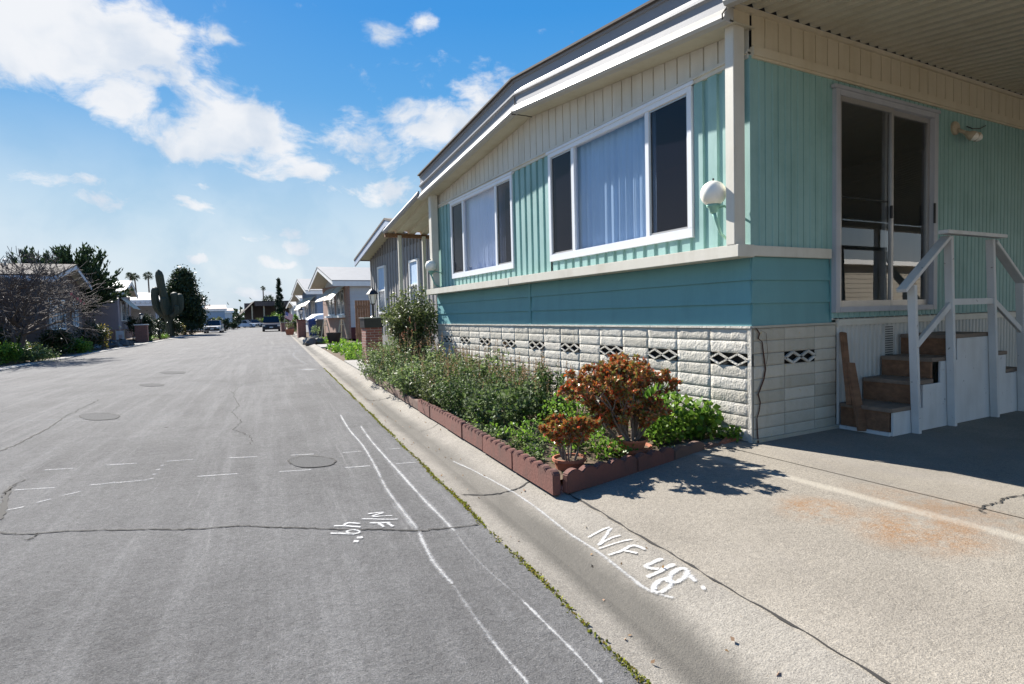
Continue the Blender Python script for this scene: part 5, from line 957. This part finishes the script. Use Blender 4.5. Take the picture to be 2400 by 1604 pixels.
# bright groundcover on the neighbour's plot
cs = []
for i in range(16000):
    u = random.uniform(.75, 4.6); v = random.uniform(13.2, 21.5); 
    if u-.75 < .25*math.sin(v*3)+.15: continue
    if math.sin(u*3.1+v*1.7)+math.sin(v*2.3-u*2)+1.6 < random.random()*1.6: continue
    p = RV(u, v, -.08+abs(random.gauss(0, .09))); cs.append(tuple(p))
o = leafmesh('ground_cover', cs, .085, 'Lgrass', aspect=.8); tag(o, 'bright green leafy ground cover in front of the grey home', 'ground cover', kind='stuff')
cs = [tuple(RV(random.uniform(.75, 2.2), random.uniform(26, 33), -.09+abs(random.gauss(0, .06)))) for _ in range(3500)]; o = leafmesh('ground_cover', cs, .08, 'Lgrass', aspect=.8); tag(o, 'patchy low green weeds in front of the pink brick home', 'ground cover', kind='stuff')
cs = [tuple(RV(random.uniform(.62, 1.5)+.0, random.uniform(8.4, 9.6), -.085+random.random()*.05)) for _ in range(500)]; o = leafmesh('gravel', cs, .05, 'gravel', aspect=.9, updrift=0); tag(o, 'grey gravel around the foot of the brick pier', 'gravel', kind='stuff')
# ------------------------------------------------------------------ piers and small street things
def lantern(t, x, y, z, s=1.0, post=.45):
    b = MB(); b.tube([(x, y, z), (x, y, z+post)], .035*s, 8); b.lathe([(.09*s, 0), (.05*s, .03)], (x, y, z), 10); b.lathe([(.05*s, 0), (.085*s, .03*s)], (x, y, z+post), 4); b.lathe([(.19*s, .31*s), (.10*s, .42*s), (.02*s, .47*s), (.015*s, .52*s)], (x, y, z+post), 8)
    for k in range(4): a = .785+k*1.571; b.bar((x+.075*s*math.cos(a), y+.075*s*math.sin(a), z+post+.02), (x+.15*s*math.cos(a), y+.15*s*math.sin(a), z+post+.31*s), .014*s)
    f = b.build('lantern', 'black', t); b = MB(); b.lathe([(.07*s, .03*s), (.135*s, .30*s)], (x, y, z+post), 4); b.build('lantern_glass', 'globe', f)
p_ = P(863, 858, 'z', -.1); px_, py_ = p_.x+.15, p_.y+.1
t = thing('brick_pier', 'red brick pier with a black lantern and dark box, behind the planting bed', 'brick pier', (px_, py_, -.1), 0)
b = MB(); b.box(px_-.21, px_+.21, py_-.21, py_+.21, -.12, .86); b.build('pier', 'brick', t); b = MB(); b.box(px_-.24, px_+.24, py_-.24, py_+.24, .86, 1.10); b.build('mail_box', 'black', t, bevel=.01); b = MB(); b.box(px_-.26, px_+.26, py_-.26, py_+.26, 1.10, 1.125); b.build('cap', 'alu', t)
lantern(t, px_+.05, py_, 1.12, .85, .32)
def pier(px, Y, w, zt, label, lamp=0, cap='conc', mat='brick'):
    x = PX(px, Y); t = thing('brick_pier', label, 'brick pier', (x, Y, -.1)); b = MB(); b.box(x-w/2, x+w/2, Y-w/2, Y+w/2, -.12, zt); b.build('pier', mat, t); b = MB(); b.box(x-w/2-.05, x+w/2+.05, Y-w/2-.05, Y+w/2+.05, zt, zt+.06); b.build('cap', cap, t)
    if lamp: lantern(t, x, Y, zt+.05, lamp, .35)
    return t
pier(706, 38.5, .52, 1.05, 'brick pier with lantern before the blue-grey home', 1.0, 'maroon'); pier(680, 50, .5, .85, 'lower brick pier near the flag'); pier(331, 43, .72, 1.0, 'dark brick pier with pale cap in front of the mauve home', .9, 'white')
pier(664, 62, .5, .8, 'far brick pier beside the dark parked vehicle')
def bin_(px, Y, h, w, mat, label):
    x = PX(px, Y); t = thing('wheelie_bin', label, 'rubbish bin', (x, Y, -.1), 0, 'wheelie bins by the pink brick home'); b = MB(); b.loft([[(x-w*a, Y-w*a, z), (x+w*a, Y-w*a, z), (x+w*a, Y+w*a, z), (x-w*a, Y+w*a, z)] for a, z in ((.38, -.06), (.5, h*.88))]); b.build('body', mat, t, bevel=.02)
    b = MB(); b.loft([[(x-w*a, Y-w*a, z), (x+w*a, Y-w*a, z), (x+w*a, Y+w*a, z), (x-w*a, Y+w*a, z)] for a, z in ((.54, h*.88), (.54, h*.92), (.42, h*.98))]); b.build('lid', mat, t)
    for sx in (-.3, .3): b = MB(); b.tube([(x+sx*w-.03, Y-w*.42, .0), (x+sx*w+.03, Y-w*.42, .0)], .1, 12); b.build('wheel', 'black', t)
bin_(733, 38.2, 1.15, .62, mat_plain('blue_plastic', (.02, .06, .22), .4), 'blue wheelie bin left of the pink brick front'); bin_(750, 37.4, 1.12, .5, mat_plain('dark_plastic', (.03, .035, .035), .5), 'dark grey wheelie bin right beside the blue one')
x = PX(752, 41); t = thing('covered_boat', 'white tarpaulin covered boat beyond the bins', 'boat', (x, 41.5, 0)); b = MB(); b.loft([[(x-.1+xx, 40+k, z*(1-.1*abs(k-1.5))) for xx, z in ((-.8, 1.0), (-.75, 1.25), (-.3, 1.55), (.3, 1.6), (.8, 1.3), (.85, 1.0))] for k in range(4)]); b.build('tarpaulin', 'white', t, smooth=True); b = MB(); b.loft([[(x-.1+xx*f, 40.1+k*.95, z) for xx, z in ((-.75, 1.0), (.8, 1.0), (.4, .35), (-.35, .35))] for k, f in ((0, .6), (1, 1), (2, 1), (3, .9))]); b.build('hull', 'bluegrey', t)
def pot(px, Y, r, h, mat, label, plant=None):
    x = PX(px, Y); t = thing('plant_pot', label, 'plant pot', (x, Y, -.08), 0); b = MB(); b.lathe([(0, 0), (r*.7, 0), (r, h), (r*.88, h), (r*.8, h*.85), (0, h*.85)], (x, Y, -.08), 16); b.build('pot', mat, t)
    if plant: cc, p = clumps((x, Y, h+.15), (r*.9, r*.9, .3), 8, 30, .3); leafmesh('plant', p, .08, plant, t)['kind'] = 'stuff'
pot(781, 25.6, .36, .52, 'black', 'black tub in front of the pink brick home'); pot(678, 45, .35, .45, 'terracotta', 'terracotta pot with a plant by the far kerb', 'Lolive'); pot(737, 29, .22, .3, mat_plain('grey_pot', (.3, .3, .3)), 'grey pot among the weeds before the bins', 'Lsage')
# folding wooden frames leaning by the brick front
for px, Y, lb in ((763, 27.5, 'pale wooden frame standing in front of the brick front'), (802, 27.2, 'pale wooden easel-like frame by the brick corner')):
    x = PX(px, Y); b = MB(); h = 1.05
    b.bar((x-.28, Y, -.08), (x-.06, Y+.1, h), .04); b.bar((x+.28, Y, -.08), (x+.06, Y+.1, h), .04); b.bar((x-.24, Y, .1), (x+.24, Y, .1), .035); b.bar((x-.12, Y+.07, h*.75), (x+.12, Y+.07, h*.75), .035); b.bar((x, Y+.4, -.08), (x, Y+.1, h), .035)
    tag(b.build('easel', 'tan'), lb, 'easel', 'wooden frames by the brick front')
for px, Y, w, h, lb in ((727, 25.8, .5, .28, 'dark rock with a pale patch at the edge of the weeds'), (745, 26.2, .6, .22, 'low dark rock between the weeds and the black tub'), (715, 27.5, .3, .2, 'small pale rock at the kerb')):
    x = PX(px, Y); b = MB(); b.ball((x, Y, -.02), 1, 9, 6, (w/2, w/2, h)); b.v = [(q[0]+random.gauss(0, .03), q[1]+random.gauss(0, .03), q[2]+random.gauss(0, .02)) for q in b.v]; tag(b.build('garden_rock', paint('dark_rock', (.12, .11, .10), .9, .5, scale=8) if w > .4 else 'conc'), lb, 'rock', 'garden rocks')
for px, Y, w, h, lb in ((262, 34.6, .9, .3, 'dark jagged rock at the left road edge, left one'), (282, 35.2, .8, .36, 'dark jagged rock under the white sign'), (299, 36.0, .5, .22, 'small dark rock right of the white sign')):
    x = PX(px, Y); b = MB(); b.ball((x, Y, -.1), 1, 10, 7, (w/2, w/2, h)); b.v = [(q[0]+random.gauss(0, .06), q[1]+random.gauss(0, .06), q[2]+random.gauss(0, .05)) for q in b.v]; tag(b.build('garden_rock', 'dark_rock_' if False else paint('dark_rock', (.12, .11, .10))), lb, 'rock', 'garden rocks')
x = PX(280, 37); t = thing('yard_sign', 'small white yard sign with faded lettering by the mauve home', 'sign', (x, 37, -.1)); b = MB(); b.box(x-.2, x+.2, 37, 37.03, .1, .72); b.build('board', paint('sign_white', (.45, .46, .47), .6, .2), t); b = MB(); b.box(x-.22, x-.19, 36.99, 37.04, -.1, .8); b.box(x+.19, x+.22, 36.99, 37.04, -.1, .8); b.build('frame', 'tan', t)
b = MB(); 
for z in (.45, .38, .31): b.box(x-.08, x+.10, 36.985, 36.999, z, z+.03)
b.build('lettering', paint('faded_red', (.4, .2, .18), .7), t); b = MB(); b.ball((x, 37, .95), .08, 8, 6); b.tube([(x, 37, .72), (x, 37, .95)], .015, 5); b.build('ornament', 'tan', t)
# flag
fy = 58; fx = PX(668, fy); z0 = P(668, 757, 'y', fy).z; t = thing('flag', 'small American flag on a slanted pole by the right kerb', 'flag', (fx, fy, 0)); b = MB(); b.tube([(fx, fy, -.1), (fx-.02, fy, 1.1), (fx+.1, fy, 2.0)], .02, 6); b.build('pole', 'alu', t)
W_, H_ = .95, .62; 
def fpt(u, v): return (fx+.08+u*W_*.75-v*.10, fy+.05*math.sin(u*7), 1.95-u*.25-v*H_-.12*u)
def fgrid(u0, u1, v0, v1, b, dy=0):
    n = 6; base = len(b.v)
    for i in range(n+1):
        for v in (v0, v1): q = fpt(u0+(u1-u0)*i/n, v); b.v.append((q[0], q[1]+dy, q[2]))
    b.f += [(base+2*i, base+2*i+1, base+2*i+3, base+2*i+2) for i in range(n)]
b = MB(); [fgrid(0 if k > 6 else .4, 1, k/13, (k+1)/13, b) for k in range(0, 13, 2)]; b.build('red_stripe', mat_plain('flag_red', (.55, .05, .06), .7), t)
b = MB(); [fgrid(0 if k > 6 else .4, 1, k/13, (k+1)/13, b) for k in range(1, 13, 2)]; b.build('white_stripe', 'white', t)
b = MB(); fgrid(0, .4, 0, 7/13, b); b.build('canton', mat_plain('flag_blue', (.03, .05, .25), .7), t)
b = MB()
for i in range(5):
    for j in range(4): q = fpt(.05+.075*i, .07+.12*j); b.box(q[0]-.012, q[0]+.012, q[1]-.012, q[1]-.006, q[2]-.012, q[2]+.012)
b.build('star', 'white', t)
# brown gate beside the grey home
x = PX(851, 24.5); b = MB(); 
for k in range(6): b.box(x-.35+k*.12, x-.24+k*.12, 24.5, 24.53, -.08, 1.95)
b.box(x-.35, x+.37, 24.53, 24.57, .3, .4); b.box(x-.35, x+.37, 24.53, 24.57, 1.6, 1.7); tag(b.build('wooden_gate', 'wood'), 'brown wooden gate panel between the brick home and the lantern', 'gate')
# ------------------------------------------------------------------ vehicles
def car(x, y, rz, L_, Wd, Hh, mat, label, kind='sedan', cat='car'):
    t = thing('parked_car' if kind != 'suv' else 'parked_suv', label, cat, (x, y, -.14), rz, None); Mw = MW[t.name]; w = Wd/2
    def tr(b): b.v = [tuple(Mw @ Vector(q)) for q in b.v]; return b
    bl = .62 if kind == 'sedan' else .55; top = Hh
    # profile along local Y (front = -Y)
    lower = [(-.5, .30, .82), (-.485, .48, .9), (-.44, .56, .96), (-.22, .62, 1.0), (0, .64, 1.0), (.3, .65, 1.0), (.46, .62 if kind == 'sedan' else .66, .97), (.5, .5, .9), (.5, .3, .86)]
    rings = []
    for f, h, ww in lower: z = h*Hh/1.45*(1.0 if kind == 'sedan' else 1.0); rings.append([(-w*ww, f*L_, .22), (-w*ww, f*L_, z*.75), (-w*ww*.93, f*L_, z*1.35), (w*ww*.93, f*L_, z*1.35), (w*ww, f*L_, z*.75), (w*ww, f*L_, .22)])
    b = tr(MB().loft(rings)); body = b.build('body', mat, t, smooth=False, bevel=.03)
    hz = .64*Hh/1.45*1.35
    cab = [(-.24, 0, .86), (-.10, 1, .72), (.20, 1, .72), (.42 if kind == 'sedan' else .49, 0, .84)] if kind == 'sedan' else [(-.26, 0, .88), (-.14, 1, .76), (.44, 1, .76), (.495, 0, .88)]
    b = MB(); b.loft([[(-w*ww, f*L_, hz-.03 if q == 0 else top-.05), (w*ww, f*L_, hz-.03 if q == 0 else top-.05)] for f, q, ww in cab], cap=False, close=False)
    rr = [(f*L_, hz-.03 if q == 0 else top-.05) for f, q, ww in cab]
    for sx in (-1, 1): b.add([(sx*w*ww, f*L_, hz-.03 if q == 0 else top-.05) for f, q, ww in cab], [(0, 1, 2, 3)])
    tr(b).build('windows', 'carglass', t)
    b = MB(); f1, f2 = cab[1][0]*L_, cab[2][0]*L_; ww = cab[1][2]*w+.01; b.box(-ww, ww, f1-.02, f2+.02, top-.06, top); 
    for sx in (-1, 1):
        b.bar((sx*w*cab[0][2], cab[0][0]*L_, hz-.02), (sx*ww, f1, top-.04), .06); b.bar((sx*w*cab[3][2], cab[3][0]*L_, hz-.02), (sx*ww, f2, top-.04), .09); b.bar((sx*(w*.86), (f1+f2)/2, hz-.02), (sx*ww, (f1+f2)/2, top-.04), .05)
    tr(b).build('roof', mat, t, bevel=.02)
    for sx in (-1, 1):
        for fy_ in (-.31, .31):
            b = MB(); b.tube([(sx*(w-.02), fy_*L_, .33), (sx*(w-.24), fy_*L_, .33)], .33, 20); wh = tr(b).build('wheel', 'black', t); b = MB(); b.tube([(sx*(w-.012), fy_*L_, .33), (sx*(w-.05), fy_*L_, .33)], .2, 14); tr(b).build('rim', 'alu', wh)
        b = MB(); b.box(sx*w*.82-.14, sx*w*.82+.14, -.498*L_, -.47*L_, .60, .74); tr(b).build('headlight', 'globe', t); b = MB(); b.box(sx*w*.84-.1, sx*w*.84+.1, .485*L_, .505*L_, .72, .92); tr(b).build('tail_light', 'taillight', t)
        b = MB(); b.box(sx*(w+.1)-.08, sx*(w+.1)+.08, -.2*L_, -.2*L_+.1, hz-.02, hz+.12); tr(b).build('mirror', mat, t)
    for e in (-1, 1): b = MB(); b.box(-w*.82, w*.82, e*.5*L_-.05, e*.5*L_+.05, .3, .5); tr(b).build('bumper', 'black', t, bevel=.02)
    b = MB(); b.box(-.18, .18, -.5*L_-.06, -.5*L_-.05, .42, .54); tr(b).build('number_plate', 'white', t); b = MB(); b.box(-.18, .18, .5*L_+.05, .5*L_+.06, .62, .74); tr(b).build('number_plate', 'white', t); b = MB(); b.box(-w*.5, w*.5, -.502*L_, -.49*L_, .55, .68); tr(b).build('grille', 'black', t)
M['carglass'] = mat_plain('car_glass', (.015, .018, .022), .25, 0, .4); M['taillight'] = mat_plain('tail_light_red', (.35, .02, .02), .3)
silver = mat_plain('silver_car_paint', (.55, .54, .53), .25, .3, .6); navy = mat_plain('dark_navy_car_paint', (.012, .013, .025), .3, 0, .6)
car(PX(501, 70), 70+.5, ROADROT+.0, 4.4, 1.8, 1.42, silver, 'silver-white sedan parked facing the camera on the left side of the street')
car(PX(640, 66.5), 68.5, ROADROT, 4.8, 1.9, 1.72, navy, 'dark navy SUV parked on the right, seen from behind', 'suv', 'suv')
car(PX(574, 112), 113, ROADROT+1.3, 4.2, 1.75, 1.4, mat_plain('white_car_paint', (.5, .53, .58), .3), 'small white hatchback parked at the far end of the street'); car(PX(594, 114), 116, ROADROT+.6, 4.4, 1.8, 1.45, mat_plain('grey_car_paint', (.2, .22, .25), .3), 'grey car parked under the far hall, right of the white hatchback')
# wooded skyline and low hills beyond the park
b = MB(); pts = [(-260+26*i, 330+40*math.sin(i*.7), 3+3*random.random()) for i in range(30)]
cs = []
for i in range(9000): x = random.uniform(-230, 420); cs.append((x, 300+random.gauss(0, 12), abs(random.gauss(0, 2.4))*(1+.6*math.sin(x*.05))))
o = leafmesh('far_woodland', cs, 2.2, 'Lconif', aspect=.8); tag(o, 'low line of distant dark trees along the horizon', 'trees', kind='stuff')
